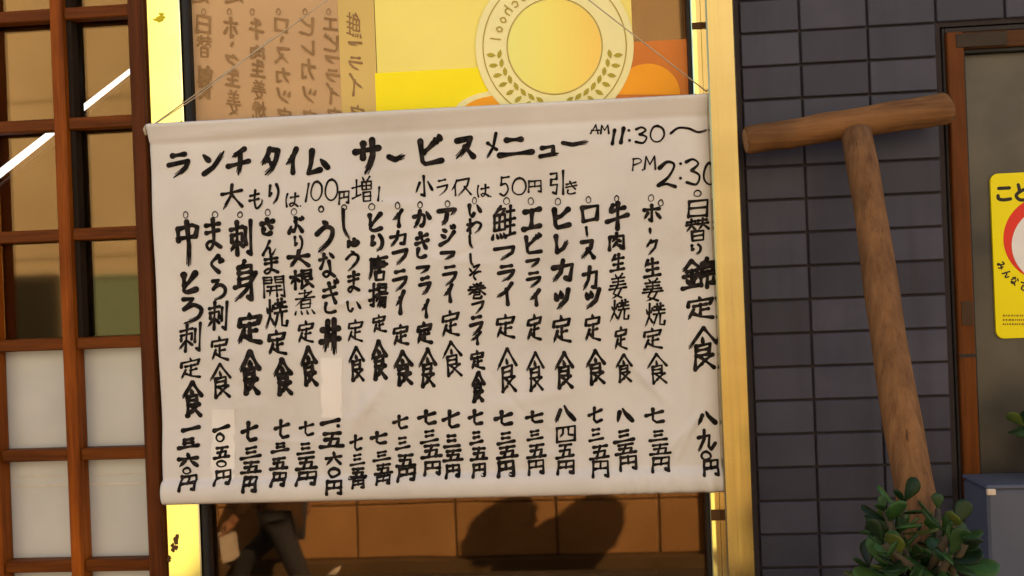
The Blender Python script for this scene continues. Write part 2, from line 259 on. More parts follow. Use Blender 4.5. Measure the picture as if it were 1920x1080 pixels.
# ------------------------------------------------------------------ brush writing
G = {
'ラ':"22,8 78,4;5,45 95,36 85,60 60,80 25,98>",'ン':"8,15 28,38.;5,95 45,70 95,5>",'チ':"75,2 50,15 20,28>;2,62 98,50;60,18 58,60 45,98>",
'タ':"~45,2 30,30 2,58>;48,4 92,8 85,45 60,75 20,98>;35,42 62,60",'イ':"82,2 50,38 4,62>;54,30 58,98",'ム':"25,2 20,55 4,92 62,82;68,42 98,74.",
'サ':"2,32 98,26;32,8 32,52;72,0 76,45 65,72 42,100>",'ー':"2,40 40,60 98,45>",'丨':"45,2 55,98>",'ビ':"6,18 10,88 24,98 95,90;14,56 42,46 62,28;70,10 78,24.;86,2 95,16.",
'ス':"5,8 85,4 70,42 6,97>;52,48 98,95",'メ':"92,2 62,55 4,98>;18,38 92,66",'ニ':"22,10 65,12;2,92 98,76",'ュ':"10,15 70,8 68,78;2,88 98,74>",
'A':"4,98 50,2;50,2 72,98;15,66 82,60",'M':"4,98 16,4 48,66 86,2 96,98",'1':"52,2 46,98",'3':"~6,12 55,2 88,20 40,44;~40,44 95,62 70,95 4,88",
'0':"~58,2 28,12 8,46 9,78 36,98 70,92 94,62 92,28 72,7 48,5",'〜':"~2,90 22,20 48,30 74,74 98,46>",'P':"12,2 4,98;~8,6 70,2 92,28 14,56",'2':"~6,26 50,2 88,16 60,58 4,94;4,94 52,86 98,98",
'5':"16,5 10,44;~10,44 68,36 96,68 52,98 2,90;16,6 96,0",'大':"4,36 96,28;52,2 46,46 12,99>;50,40 98,93",'も':"~44,2 38,62 56,98 88,78 96,54>;8,30 72,24;4,56 68,50",
'り':"~12,6 8,56 26,44;~70,2 92,34 82,74 48,98>",'は':"~12,8 4,50 12,95;38,34 96,28;~70,5 70,74 46,95 34,80 60,72 96,96",
'円':"8,6 4,97;8,8 93,4 93,98 76,90;50,8 50,52;10,54 90,50",'増':"2,42 42,34;22,10 22,75;2,84 42,70;54,0 60,14.;90,0 78,14;50,20 96,18 96,50 50,52 50,20;72,20 72,50;50,35 95,34;56,62 92,60 92,98 56,98 56,62;56,79 92,78",
'し':"~20,2 28,62 70,98>",'小':"50,2 54,96 36,88;26,32 4,76>;74,30 98,68.",'引':"4,10 50,6 48,32;8,34 48,31;8,34 5,58 52,54 46,96 24,88;92,0 94,98",
'き':"8,22 90,12;4,44 96,34;~38,2 58,36 82,62;~20,64 14,88 46,98 80,92",'中':"5,16 9,42;5,17 72,7 97,12 86,34;8,37 86,33;46,0 54,55 50,100>",
'と':"8,4 16,62;~92,2 50,42 14,82 40,98 96,88",'ろ':"6,6 52,4 10,44;~10,44 58,28 96,46 82,78 12,100>",
'刺':"4,22 56,16;30,0 32,97;7,38 9,58.;8,38 55,33 56,55;30,56 2,86>;33,56 58,74.;70,20 71,66;93,0 95,98 80,90",
'定':"46,0 50,14.;5,40 6,20 96,13 86,34;24,41 74,36;52,38 50,82;52,60 80,56;26,56 6,98>;24,72 52,88 99,98",
'食':"50,0 2,47>;50,0 99,40;48,22 52,33.;28,43 76,38 73,65;30,53 73,51;30,66 73,64;28,43 29,98;29,98 52,86;88,66 58,80;44,68 96,98",
'一':"2,60 98,40",'三':"28,8 72,4;30,48 70,44;2,96 98,84",'六':"48,0 52,24.;2,46 98,36;36,56 5,98>;62,54 96,94.",'〇':"~54,3 24,14 5,46 14,80 40,97 72,90 95,62 88,28 66,7 44,4",
'五':"16,6 84,3;50,6 36,92;20,47 78,41 72,92;2,97 98,90",'七':"2,46 97,20;42,2 40,78 58,97 96,88",'ま':"10,20 90,14;12,42 88,36;~50,0 52,70 26,96 8,82 40,70 94,90",
'ぐ':"~62,2 4,46 70,98;68,24 78,40.;88,16 98,32.",'身':"48,0 36,12;20,15 22,60;20,16 78,12 80,98 62,90;22,30 76,28;22,45 76,43;4,64 74,58;99,32 52,74 2,99>",
'さ':"4,26 96,15;~48,0 60,32 86,52;~24,64 24,90 58,98 86,90",'ん':"~52,2 26,50 2,98;~4,95 36,48 56,60 60,92 80,95 99,58>",
'開':"5,5 5,98;5,6 42,5 42,32 6,33;6,19 42,18;95,4 96,98 82,92;58,5 95,4;58,5 58,32 94,31;58,18 94,17;22,50 80,47;18,68 84,65;40,50 28,94>;62,48 62,94",
'焼':"7,25 14,42.;37,20 30,38;22,0 22,55 2,98>;24,60 38,82.;48,14 92,11;60,2 58,26;78,0 80,26;44,30 98,27;70,14 70,42;44,46 98,42;60,46 42,96>;76,44 76,90 98,93 99,76",
'ぶ':"38,2 56,15.;~44,28 56,52 40,86 28,80;15,55 2,92.;68,50 94,86.;78,8 84,20.;92,0 99,12.",'根':"2,30 42,27;22,0 22,98;20,36 2,72>;24,38 40,56.;52,5 90,3 88,40;52,5 52,98;53,22 88,21;53,40 88,38;52,98 74,82;92,50 72,63;60,44 99,98",
'煮':"20,11 78,8;48,0 48,30;4,33 96,28;80,4 4,62>;30,41 75,38 75,70 30,73 30,41;30,56 75,54;6,82 2,98.;32,82 38,96.;60,82 66,96.;85,80 99,97.",
'う':"38,0 56,9.;~2,40 48,18 94,30 82,64 18,100>",'な':"2,26 46,20;~30,4 22,36 6,62;70,2 94,20.;~64,34 68,80 40,98 18,84 50,74 97,96",
'ぎ':"8,30 80,21;4,50 86,40;~38,8 58,40 82,68;~20,70 14,92 48,99 80,95;74,0 82,10.;90,-5 98,6.",'丼':"10,30 92,25;2,63 98,57;34,5 32,68 20,92>;68,0 74,100>;48,42 56,51.",
'ゅ':"~10,30 4,92 22,58;~20,52 68,20 92,58 60,82 30,70;~54,2 60,60 40,98>",'い':"~8,8 10,70 30,96 44,70;74,10 98,62.",
'唐':"50,0 52,10.;10,15 98,9;12,14 10,60 0,97>;30,28 86,25 86,46 28,48;20,38 99,35;55,16 55,60;35,68 82,65 80,98 36,98 35,68",
'揚':"2,28 38,24;22,0 22,92 8,85;2,66 38,50;50,5 90,3 90,32 50,34 50,5;50,18 90,17;42,45 98,41;55,45 35,76>;52,58 94,55 88,96 76,90;70,58 45,96>;84,58 60,99>",
'カ':"4,34 92,24 84,92 64,86;48,2 40,55 4,99>",'フ':"4,18 93,4 84,45 32,99>",'か':"~4,36 56,26 66,50 62,84 50,92;~38,4 26,60 4,99>;80,10 98,46.",
'ア':"4,16 96,5 76,38>;50,34 46,70 22,99>",'ジ':"14,20 36,32.;6,48 28,58.;4,96 60,76 97,38;70,2 77,15.;88,0 97,12.",
'わ':"22,2 22,98;2,36 36,28 4,76;~6,74 58,26 96,44 86,74 54,99>",'そ':"4,20 22,42.;~40,14 88,2 48,40 10,66;~40,56 70,46 96,50;~80,48 40,70 56,98",
'巻':"28,2 38,14.;72,0 62,14;12,22 88,18;4,38 98,33;50,4 48,36;45,38 2,72>;60,38 99,74;35,58 68,56 68,74 35,76 32,98 75,98 78,86",
'鮭':"36,0 8,30>;28,10 56,7 42,25;9,29 10,72;10,28 56,24 56,70 10,73;10,49 55,46;32,28 32,70;6,84 2,99.;20,84 25,96.;36,83 42,95.;52,82 59,94.;64,18 96,14;80,0 80,44;62,42 99,37;65,62 96,58;80,44 80,86;60,90 100,83",
'エ':"10,10 90,4;50,10 50,86;2,94 98,86",'ヒ':"6,5 12,82 28,96 96,84;92,10 50,42 14,48",'レ':"8,2 14,92;14,94 60,70 99,30>",'ツ':"4,20 14,46.;38,14 47,38.;96,4 80,55 14,99>",
'ロ':"8,16 14,94;8,14 92,6 86,86;13,92 87,84",'牛':"32,5 12,32>;25,26 84,18;2,64 98,50;52,0 50,99",'肉':"10,20 4,97;10,20 93,15 94,98 78,90;50,0 48,20;48,22 24,50>;48,36 73,48.;48,55 24,86>;48,66 73,82.",
'生':"28,5 6,42>;25,29 90,22;22,62 86,57;2,97 98,90;55,0 55,92",'姜':"30,0 38,10.;72,0 62,10;15,19 85,15;20,33 80,30;8,47 92,43;50,14 50,45;2,61 98,56;46,48 25,80 74,99;72,58 55,85 18,99>",
'ク':"42,2 4,48>;38,16 94,8 75,55 22,99>",'ポ':"8,32 92,26;50,6 50,99 36,92;28,50 6,84>;72,48 94,80.",'日':"10,8 7,96;10,9 93,3 91,97;10,49 88,45;10,93 88,90",
'替':"5,12 42,10;2,26 46,23;24,0 22,30 2,54>;26,28 42,48.;54,10 92,8;52,24 98,21;74,0 72,30 54,52>;76,28 99,48.;25,58 76,55 74,98 26,98 25,58;26,78 75,76",
'錦':"28,0 2,36>;28,2 54,28;14,37 44,34;6,55 50,51;28,36 28,88;14,64 20,78.;42,62 36,78;2,95 54,88;74,0 66,12;60,15 94,12 92,44 60,46 60,15;60,30 92,28;58,58 58,90;58,59 97,55 97,88 88,84;77,46 77,100",
'八':"24,28 4,99>;44,2 60,40 99,96.",'四':"8,9 4,94;8,9 95,4 90,94;6,94 92,90;38,10 35,45 20,66>;62,10 62,55 82,58",'九':"2,36 66,28 60,76 78,92 99,66;36,2 36,40 4,99>",
'こ':"14,16 86,12;~10,66 14,88 50,95 94,88",'ど':"24,4 34,48;~80,24 30,48 12,72 36,96 92,92;78,2 84,14;92,0 98,12",'み':"~15,14 55,10 22,84 4,72 40,55 98,70;~80,40 80,70 60,99",
'で':"~4,16 96,8 48,42 48,86 90,94;72,40 78,56;90,34 97,50",
}
def cr(pts, step):
    """Catmull-Rom samples through the points"""
    out = []; n = len(pts)
    for i in range(n-1):
        p0 = pts[max(i-1, 0)]; p1 = pts[i]; p2 = pts[i+1]; p3 = pts[min(i+2, n-1)]
        k = max(2, int(math.dist(p1, p2)/step)+1)
        for j in range(k):
            t = j/k
            out.append(tuple(.5*((2*b)+(c-a)*t+(2*a-5*b+4*c-d)*t*t+(3*b-a-3*c+d)*t**3) for a, b, c, d in zip(p0, p1, p2, p3)))
    out.append(pts[-1]); return out
def lin(pts, step):
    out = []
    for a, b in zip(pts, pts[1:]):
        k = max(1, int(math.dist(a, b)/step))
        out += [(a[0]+(b[0]-a[0])*j/k, a[1]+(b[1]-a[1])*j/k) for j in range(k)]
    out.append(pts[-1]); return out
rnd = random.Random(11)
def write(mb, surf, ch, x0, y0, x1, y1, th, mirror=False, brush=1.0, step=2.5):
    """brush strokes of one character in the pixel box; surf(px, py, lift) gives the world point"""
    sts = []
    for s in G[ch].split(';'):
        s = s.strip(); sm = s[0] == '~'; s = s.lstrip('~'); end = ''
        if s[-1] in '>.': end = s[-1]; s = s[:-1]
        sts.append((sm, end, [tuple(float(v) for v in p.split(',')) for p in s.split()]))
    X = [p[0] for s in sts for p in s[2]]; Y = [p[1] for s in sts for p in s[2]]
    ax, bx, ay, by = min(X), max(X), min(Y), max(Y)
    ix = min(th*.5, (x1-x0)*.45); iy = min(th*.5, (y1-y0)*.45)
    def mp(p):
        fx = (p[0]-ax)/(bx-ax) if bx-ax > 1 else .5; fy = (p[1]-ay)/(by-ay) if by-ay > 1 else .5
        if mirror: fx = 1-fx
        return (x0+ix+(x1-x0-2*ix)*fx, y0+iy+(y1-y0-2*iy)*fy)
    step = max(.9, min(step, .11*min(x1-x0, y1-y0)+.4*th*.5))
    sh = rnd.uniform(.03, .13) if brush and ch not in '〇0123570AMP〜' else 0
    sv = rnd.uniform(-.05, .05) if brush else 0
    mx_, my_ = (x0+x1)/2, (y0+y1)/2
    if mirror: sh = -sh
    hairs = []
    for k, (sm, end, pts) in enumerate(sts):
        q = [mp(p) for p in pts]
        q = [(a+sv*(b-my_), b-sh*(a-mx_)) for a, b in q]
        if brush: q = [(a+rnd.uniform(-.10, .10)*th, b+rnd.uniform(-.10, .10)*th) for a, b in q]
        q = cr(q, step) if sm else lin(q, step)
        L = [0]
        for a, b in zip(q, q[1:]): L.append(L[-1]+math.dist(a, b))
        T = max(L[-1], .01); lift = rnd.uniform(0, .0002); ph = rnd.uniform(0, 6)
        def rad(t):
            if not brush: return th*.5
            if end == '>': r = 1.08-.12*math.sin(t*3.1) if t < .5 else max(.10, 1-1.75*(t-.5)**1.25)
            elif end == '.': r = .55+.6*math.sin(min(1, t*1.15)*1.75)
            else: r = 1.16-.42*math.sin(math.pi*min(1, t*1.04))+.10*math.exp(-(t/.12)**2)
            return th*.5*r*(1+.07*math.sin(t*7+ph))
        runs = [(q, [rad(l/T) for l in L])]
        if end == '>' and brush and th > 4 and T > 2.5*th:
            for o_ in (-.40, -.12, .18, .42):
                t0, t1 = rnd.uniform(.45, .62), rnd.uniform(.82, 1.08)
                hp = []
                for (ax_, ay_), (bx_, by_), l in zip(q, q[1:], L):
                    if t0 <= l/T <= t1:
                        dl = math.hypot(bx_-ax_, by_-ay_) or 1
                        hp.append((ax_-(by_-ay_)/dl*o_*th, ay_+(bx_-ax_)/dl*o_*th))
                if len(hp) > 1: runs.append((hp, [th*.07]*len(hp)))
        for P, rr in runs:
         base_lift = lift
         for i in range(len(P)):
             lift = base_lift+i*5e-6
             mb.poly([surf(P[i][0]+rr[i]*math.cos(a*math.pi/4+.3), P[i][1]+rr[i]*math.sin(a*math.pi/4+.3), lift) for a in range(8)])
             if i+1 < len(P):
                 dx, dy = P[i+1][0]-P[i][0], P[i+1][1]-P[i][1]; l = math.hypot(dx, dy)
                 if l < 1e-4: continue
                 nx, ny = -dy/l, dx/l; lift += 2.5e-6
                 mb.quad(surf(P[i][0]+nx*rr[i], P[i][1]+ny*rr[i], lift), surf(P[i+1][0]+nx*rr[i+1], P[i+1][1]+ny*rr[i+1], lift),
                         surf(P[i+1][0]-nx*rr[i+1], P[i+1][1]-ny*rr[i+1], lift), surf(P[i][0]-nx*rr[i], P[i][1]-ny*rr[i], lift))

# ------------------------------------------------------------------ depths (metres behind the facade plane y=0)
YB, YP, YF, YG, YL, YT = -.03, -.055, -.004, .022, -.008, -.006
def xz(px, py, Y): p = at(px, py, Y); return p.x, p.z
ZTOP, ZSHOP = 3.0, 2.35

# ------------------------------------------------------------------ ground, street, far side of the street
mb = MB(); mb.box((-9, -2.4, -.15), (9, 3.0, 0)); struct(mb.build('terrace', M['terrace']))
mb = MB(); mb.box((-9, -2.38, -1.0), (9, -2.2, -.155)); tag(mb.build('retaining_wall', M['plaster']), 'low retaining wall carrying the terrace above the street', 'wall')
mb = MB(); mb.box((-60, -60, -1.1), (60, 60, -1.0)); struct(mb.build('street', M['street']))
WY = -4.2
VW = 2*YG - WY                      # where the mirrored far wall seems to stand behind the glass
def mir(px, py): p = at(px, py, VW); return p.x, p.z
far = thing('boundary_wall', 'sunlit ochre block wall across the street, mirrored in the shop glass', 'wall', (0, WY, -1))
x0 = mir(669, 1000)[0]; bw = mir(855, 1000)[0]-x0
zj = mir(900, 943)[1]; zb = mir(900, 1045)[1]; bh = zj-zb
mb = MB(); mb.box((-9, WY-.3, -1), (9, WY-.012, 5.2)); mb.build('core', M['plinth'], far)
mb = MB()
for r in range(-0, 4):
    for c in range(-16, 16):
        off = bw*.0
        a = x0+c*bw+off
        mb.box((a+.008, WY-.02, zb+r*bh+.008), (a+bw-.008, WY, zb+(r+1)*bh-.006), .006)
mb.build('block_course', M['tan_wall'], far)
zt = zb+4*bh
mb = MB()
zs = [zt, 1.75, 2.93, 4.1, 5.2]
M['pale_render'] = mottled('pale_render', (.76, .66, .48), (.86, .75, .56), 2.0, .9, b=.2, bd=.004)
pb_ = MB()
for a, b in zip(zs, zs[1:]):
    for c in range(-3, 3): (pb_ if c >= 0 and a > 2 else mb).box((c*3+.006, WY-.02, a+.006), (c*3+2.994, WY-.001, b-.006), .003)
mb.build('render_panel', M['tan_render'], far); pb_.build('render_panel', M['pale_render'], far)
mb = MB(); mb.box((-9, WY-.02, -1), (9, WY+.05, zb-.004), .005); mb.build('plinth', M['plinth'], far)
for i, (pa, pb) in enumerate(((281, 352), (1299, 1350))):  # pillars added so the brass side strips mirror bright yellow
    lo, hi = mir(pa, 300)[0], mir(pb, 300)[0]
    o = MB(); o.box((lo, WY-.02, -1), (hi, WY+.07, 5.2), .01)
    tag(o.build('reflector_pillar', M['reflector_yellow']), ('added yellow reflector pillar across the street near the lattice door', 'added yellow reflector pillar across the street opposite the metal post')[i], 'pillar')

# ------------------------------------------------------------------ shop shell
xw0 = xz(300, 540, 0)[0]; 
mb = MB(); mb.box((-4.2, .0, ZSHOP), (3.2, .25, ZTOP), .004); mb.box((-4.2, .0, 0), (at(-330, 540, 0).x, .25, ZSHOP-.003))
tag(mb.build('fascia_wall', M['plaster']), 'plain plaster wall above the shop front', 'wall')
mb = MB(); mb.box((-4.2, .25, ZTOP-.1), (3.2, 3.0, ZTOP)); struct(mb.build('ceiling', M['room']))
mb = MB(); mb.box((-4.2, 2.4, 0), (3.2, 2.5, ZTOP-.104)); mb.box((-4.2, .26, .002), (-4.1, 2.396, ZTOP-.104)); mb.box((.5, .26, .002), (.6, 2.396, ZTOP-.104)); struct(mb.build('wall_back', M['room']))

# ------------------------------------------------------------------ shop window
xl = xz(274, 540, YF)[0]; 
XJ0 = at(283, 300, YF).x; XJ1 = at(347, 300, YF).x       # polished strip left
XD1 = at(360, 300, YF).x                                 # dark gasket
XR0 = at(1298, 100, YF).x; XR1 = XR0+.075                # polished strip right
win = thing('shop_window', 'large shop window with polished brass side strips behind the banner', 'window', ((XJ0+XR1)/2, 0, .55))
for a, b in ((XJ0, XJ1), (XR0, XR1)):
    m_ = MB(); m_.box((a, YF, .55), (b, .05, ZSHOP-.004), .002); m_.build('jamb', M['gold_mirror'], win)
m_ = MB(); m_.box((XJ1+.001, YF+.004, .56), (XD1, .045, ZSHOP-.05), .003); m_.build('gasket', M['rubber'], win)
m_ = MB(); m_.box((XR0-.006, YF+.006, .56), (XR0-.001, .045, ZSHOP-.05)); m_.build('gasket', M['rubber'], win)
m_ = MB(); m_.box((XJ1+.001, YF, ZSHOP-.05), (XR0-.001, .05, ZSHOP-.004), .002); m_.build('head_rail', M['gold_mirror'], win)
m_ = MB(); m_.box((XJ0, -.03, .50), (XR1, .06, .548), .003); m_.build('sill', M['gold'], win)
m_ = MB(); m_.box((XD1, YG, .555), (XR0-.007, YG+.006, ZSHOP-.052)); m_.build('glass', M['glass'], win)
def blotch(name, cx, cy, rx, ry, mat, seed, Y=YF-.0006):
    rg = random.Random(seed); c = at(cx, cy, Y); m = MB()
    for k in range(7):
        ox, oz = rg.uniform(-.6, .6)*rx, rg.uniform(-.7, .7)*ry
        m.poly([(c.x+(ox+rg.uniform(.3, .6)*rx*math.cos(a*.7))*.001, Y-k*.00004, c.z+(oz+rg.uniform(.2, .5)*ry*math.sin(a*.7)+ox*.5)*.001) for a in range(9)])
    m.build(name, mat, win)
M['residue'] = flat('brown_residue', (.10, .05, .02), .8); M['lemon'] = flat('lemon_film', (.55, .48, .01), .4)
blotch('sticker_residue', 328, 1018, 9, 15, M['residue'], 2); blotch('sticker_residue', 318, 1046, 7, 8, M['residue'], 4)
blotch('film_remnant', 297, 35, 13, 9, M['lemon'], 3)
m_ = MB(); a = at(1340, 966, YF-.001); m_.box((XR0+.001, YF-.0012, a.z-.010), (XR1-.001, YF-.0002, a.z+.010)); m_.build('tape_strip', M['residue'], win)
m_ = MB(); a = at(1312, 48, YF-.001); m_.box((XR0+.001, YF-.003, a.z-.006), (XR1-.001, YF-.0002, a.z+.006), .001); m_.build('tape_strip', M['residue'], win)
c0 = at(1000, 1083, YG)
mb = MB(); mb.box((XJ0, .0, 0), (XR1, .2, .498)); tag(mb.build('dado_wall', M['plaster']), 'low plaster wall under the shop window', 'wall')

# ------------------------------------------------------------------ satin gold post
XP0, XP1 = at(1334, 300, YP).x, at(1387, 300, YP).x
mb = MB(); mb.box((XP0, YP, 0), (XP1, -.0045, ZTOP+.02), .0025)
post = tag(mb.build('metal_post', M['gold']), 'satin gold metal post between the window and the tiled wall', 'post')

# ------------------------------------------------------------------ tiled wall
xa = at(1517, 375, YT).x; tw = at(1640, 375, YT).x-xa      # vertical joints 128 px apart
pitch = .1208
xj = at(1512, 375, YT).x
zr0 = at(1450, 375, YT).z; zpitch = (at(1434, 62, YT).z-at(1475, 1003, YT).z)/15
XDL = at(1768, 150, 0).x                                   # left edge of the door opening
ZDH = at(1850, 50, 0).z                                    # its head
XTL = at(1396, 300, YT).x
tile = thing('tiled_wall', 'slate grey tiled wall between the gold post and the brown door', 'wall', (.6, .05, 0))
m_ = MB()
m_.box((XP1+.001, .0, 0), (XDL-.002, .22, ZTOP-.002)); m_.box((XDL-.002, .0, ZDH+.004), (3.2, .22, ZSHOP-.004)); 
m_.box((XP1+.001, -.012, 0), (XTL-.003, -.0005, ZTOP-.002))
m_.build('mortar', M['joint'], tile)
m_ = MB()
vx = [xj+pitch*k for k in range(-1, 10)]
vx[0] = XTL
zz = zr0
while zz > .02: zz -= zpitch
g = .0021
while zz < ZTOP-.02:
    for a, b in zip(vx, vx[1:]):
        z1 = zz+zpitch
        lo, hi, zl, zh = a+g, b-g, max(zz+g, .002), min(z1-g, ZTOP-.002)
        if hi > XDL and zl < ZDH:                          # cut at the door opening
            if zh > ZDH+.02: zl = ZDH+.006
            else: hi = XDL-.004
        if hi-lo < .012 or zh-zl < .008: continue
        dy = random.uniform(-.0005, .0005)
        m_.box((lo, YT+dy, zl), (hi, .004, zh), .0014)
    zz += zpitch
m_.build('tile', M['tile'], tile)

# ------------------------------------------------------------------ lattice door on the left
def vline(px, py, Y): return at(px, py, Y).x
lat = thing('lattice_door', 'reddish brown wooden lattice sliding door with clear upper and frosted lower panes', 'door', (vline(125, 540, YL), YL, 0))
S = [(-165, -140), (-38, -13), (114, 137), (262, 290)]       # stiles in px at y=540
xs = [(vline(a, 540, YL), vline(b, 540, YL)) for a, b in S]
dx_ = xs[2][0]-xs[1][0]
rails = [at(185, y, YL).z for y in (-180, 20, 228, 437, 643, 852, 1062, 1270, 1480, 1690)]
ZL0 = .03
for i, (a, b) in enumerate(xs):
    m_ = MB(); m_.box((a, YL-(.004 if i < 3 else .008), ZL0), (b, YL+.030, ZSHOP-.005), .003)
    m_.build('stile', M['lattice'] if i < 3 else M['lattice_dark'], lat)
for (a, b), (c, d) in zip(xs, xs[1:]):
    for z in rails:
        if z > ZSHOP or z < .05: continue
        m_ = MB(); m_.box((b+.0005, YL+.003, z-.0115), (c-.0005, YL+.026, z+.0115), .002); m_.build('rail', M['lattice_h'], lat)
m_ = MB(); m_.box((xs[0][0], YL-.004, ZSHOP-.004), (xs[3][1], YL+.036, ZSHOP+.09), .003); m_.build('head_rail', M['lattice_h'], lat)
M['frost'] = None
def frost():
    m, nt, p = newmat('frosted_film')
    n = noise(nt, 5, 3); r = ramp(nt, n.outputs['Fac'], [(.3, (.41, .44, .47)), (.7, (.51, .53, .56))])
    nt.links.new(r.outputs[0], p.inputs['Base Color']); p.inputs['Roughness'].default_value = .28; p.inputs['Specular IOR Level'].default_value = .6
    return m
M['frost'] = frost()
zmid = rails[4]; M['seam'] = flat('pale_film_seam', (.55, .52, .48), .6)
for i, ((a, b), (c, d)) in enumerate(zip(xs, xs[1:])):
    for hi, lo in zip([ZSHOP-.01]+rails, rails+[.04]):
        if hi > ZSHOP: hi = ZSHOP-.01
        if lo > ZSHOP-.05 or hi < .05: continue
        m_ = MB()
        fr = (hi+lo)/2 < zmid
        m_.box((b-.004, YL+.030, max(lo, .04)+.002), (c+.004, YL+.034, hi-.002))
        if fr and hi < rails[5]+.02:
            for dz, th in ((.046, .0009), (.064, .0016)):
                f_ = MB(); f_.box((b+.001, YL+.0285, hi-dz-th), (c-.001, YL+.0298, hi-dz+th)); f_.build('film_seam', M['seam'], lat)
        m_.build('frosted_pane' if fr else 'glass_pane', M['frost'] if fr else M['door_glass'], lat)
M['shade_strip'] = flat('dark_side_shade', (.014, .009, .006), .8)  # dark strip painting in the shade on the middle stile's side face
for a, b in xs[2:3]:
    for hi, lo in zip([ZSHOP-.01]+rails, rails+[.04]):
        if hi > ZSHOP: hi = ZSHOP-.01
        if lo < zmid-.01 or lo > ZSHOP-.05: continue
        m_ = MB(); m_.box((b+.0006, YL+.010, lo+.0125), (b+.0105, YL+.0295, hi-.0125)); m_.build('stile_shade', M['shade_strip'], lat)
# second leaf of the sliding pair: a dark inner stile just behind the lattice
YI = .045
inner = thing('inner_sliding_leaf', 'dark inner sliding leaf half hidden behind the wooden lattice', 'door', (vline(140, 540, YI), YI, 0))
m_ = MB(); m_.box((vline(134, 540, YI), YI, zmid-.012), (vline(156, 540, YI), YI+.03, ZSHOP-.005), .003); m_.build('stile', M['frame_dark'], inner)
m_ = MB(); m_.box((vline(-140, 540, YI), YI+.002, zmid-.04), (vline(133, 540, YI), YI+.028, zmid-.008), .003)
m_.build('rail', M['frame_dark'], inner)
M['green'] = mottled('green_cloth', (.17, .25, .19), (.23, .31, .24), 60, .9, b=.2)
M['blackcloth'] = mottled('black_cloth', (.012, .011, .010), (.03, .026, .02), 30, .9, b=.2)
(ga, gt), (gc, gu) = mir(146, 517), mir(288, 690)
gb = thing('green_banner', 'green cloth banner on the wall across the street, mirrored in the right door pane', 'banner', (ga, WY, gu))
m_ = MB(); m_.box((ga, WY+.002, gu), (gc, WY+.03, gt-.035), .006); m_.build('cloth', M['green'], gb)
m_ = MB(); m_.box((ga-.01, WY+.002, gt-.030), (gc+.01, WY+.04, gt), .006); m_.build('top_hem', M['green'], gb)
(ga, gt), (gc, gu) = mir(-90, 522), mir(122, 690)
db = thing('black_shutter_box', 'black box on the wall across the street, mirrored in the left door pane', 'box', (ga, WY, gu))
m_ = MB(); m_.box((ga, WY+.002, gu), (gc, WY+.10, gt), .008); m_.build('case', M['blackcloth'], db)
m_ = MB(); m_.box((ga+.05, WY+.101, gu+.05), (gc-.05, WY+.108, gt-.05), .003); m_.build('cover', M['blackcloth'], db)
# slanting glowing tube, added to imitate a sunlit rail reflected in the upper panes
m, nt, p = newmat('glint_tube'); p.inputs['Emission Color'].default_value = (1, .95, .92, 1); p.inputs['Emission Strength'].default_value = 1.1; p.inputs['Base Color'].default_value = (.9, .9, .9, 1)
M['tube'] = m
YTU = .16
a, b = at(-60, 372, YTU), at(256, 124, YTU)
streak = thing('rail_glint_tube', 'glowing white tube added to imitate a sunlit rail reflected in the upper door panes', 'streak', tuple(a))
m_ = MB(); m_.tube([a, b], [.0085, .0045], 12); m_.build('tube', M['tube'], streak, True)
m_ = MB(); o_ = Vector((.006, .012, -.018)); m_.tube([a+o_, b+o_*.6], .005, 8); m_.build('tube_backing', M['frame_dark'], streak)
m_ = MB(); q = at(103, 262, YTU); m_.tube([q+o_, q+Vector((.0, .012, -.05))], .0022, 8); m_.build('hanging_hook', M['frame_dark'], streak)
m_ = MB(); m_.tube([b+o_*.6, b+Vector((.05, .05, .03)), (b.x+.05, .3, ZTOP-.12)], .003, 8); m_.tube([a+o_, (a.x, .3, ZTOP-.12)], .003, 8); m_.build('glint_tube_hanger', M['frame_dark'], streak)

# ------------------------------------------------------------------ banner
TL, TR, BL, BR = at(279, 231, YB), at(1352, 175, YB), at(308, 948, YB), at(1372, 921, YB)
XB0, XB1 = (TL.x+BL.x)/2, XP0+.022
ZB1, ZB0 = (TL.z+TR.z)/2, (BL.z+BR.z)/2
TILT = (TR.z-TL.z)/(TR.x-TL.x)
def bdisp(x, z):
    """how far the cloth bulges toward the street"""
    s = ZB1-z; e = z-ZB0; d = 0
    if 0 <= s <= .036: d += .013*(math.sqrt(max(0, 1-((s-.006)/.006)**2)) if s < .006 else 1-(s-.006)/.030)
    elif s < .075: d -= .002*math.exp(-((s-.04)/.006)**2)
    if 0 <= e <= .046: d += .013*math.sqrt(max(0, 1-((e-.023)/.023)**2))
    u = (x-XB0)/(XB1-XB0)
    mid = min(1, max(0, s-.04)/.10)*min(1, max(0, e-.05)/.10)
    d += 2.2*mid*(.0022*math.sin(x*9+z*3.0)+.0014*math.sin(x*21-z*11+1)+.0009*math.sin(x*47+z*6)+.0010*math.sin(z*23+x*5))
    for (cx, cz, ln, ang, amp, wd) in WR:
        ca, sa = math.cos(ang), math.sin(ang); dx, dz = x-cx, z-cz
        al = dx*ca+dz*sa; ac = -dx*sa+dz*ca
        d += 1.7*amp*math.exp(-(ac/wd)**2)*math.exp(-(al/ln)**2)
    if u > .95 and mid > 0: d -= .012*((u-.95)/.05)**2*mid
    if e < .07 and u > .72: d += .0034*math.sin(x*230+math.sin(x*31)*3)*(u-.72)/.28*max(0, 1-e/.07)
    return d
rw = random.Random(5)
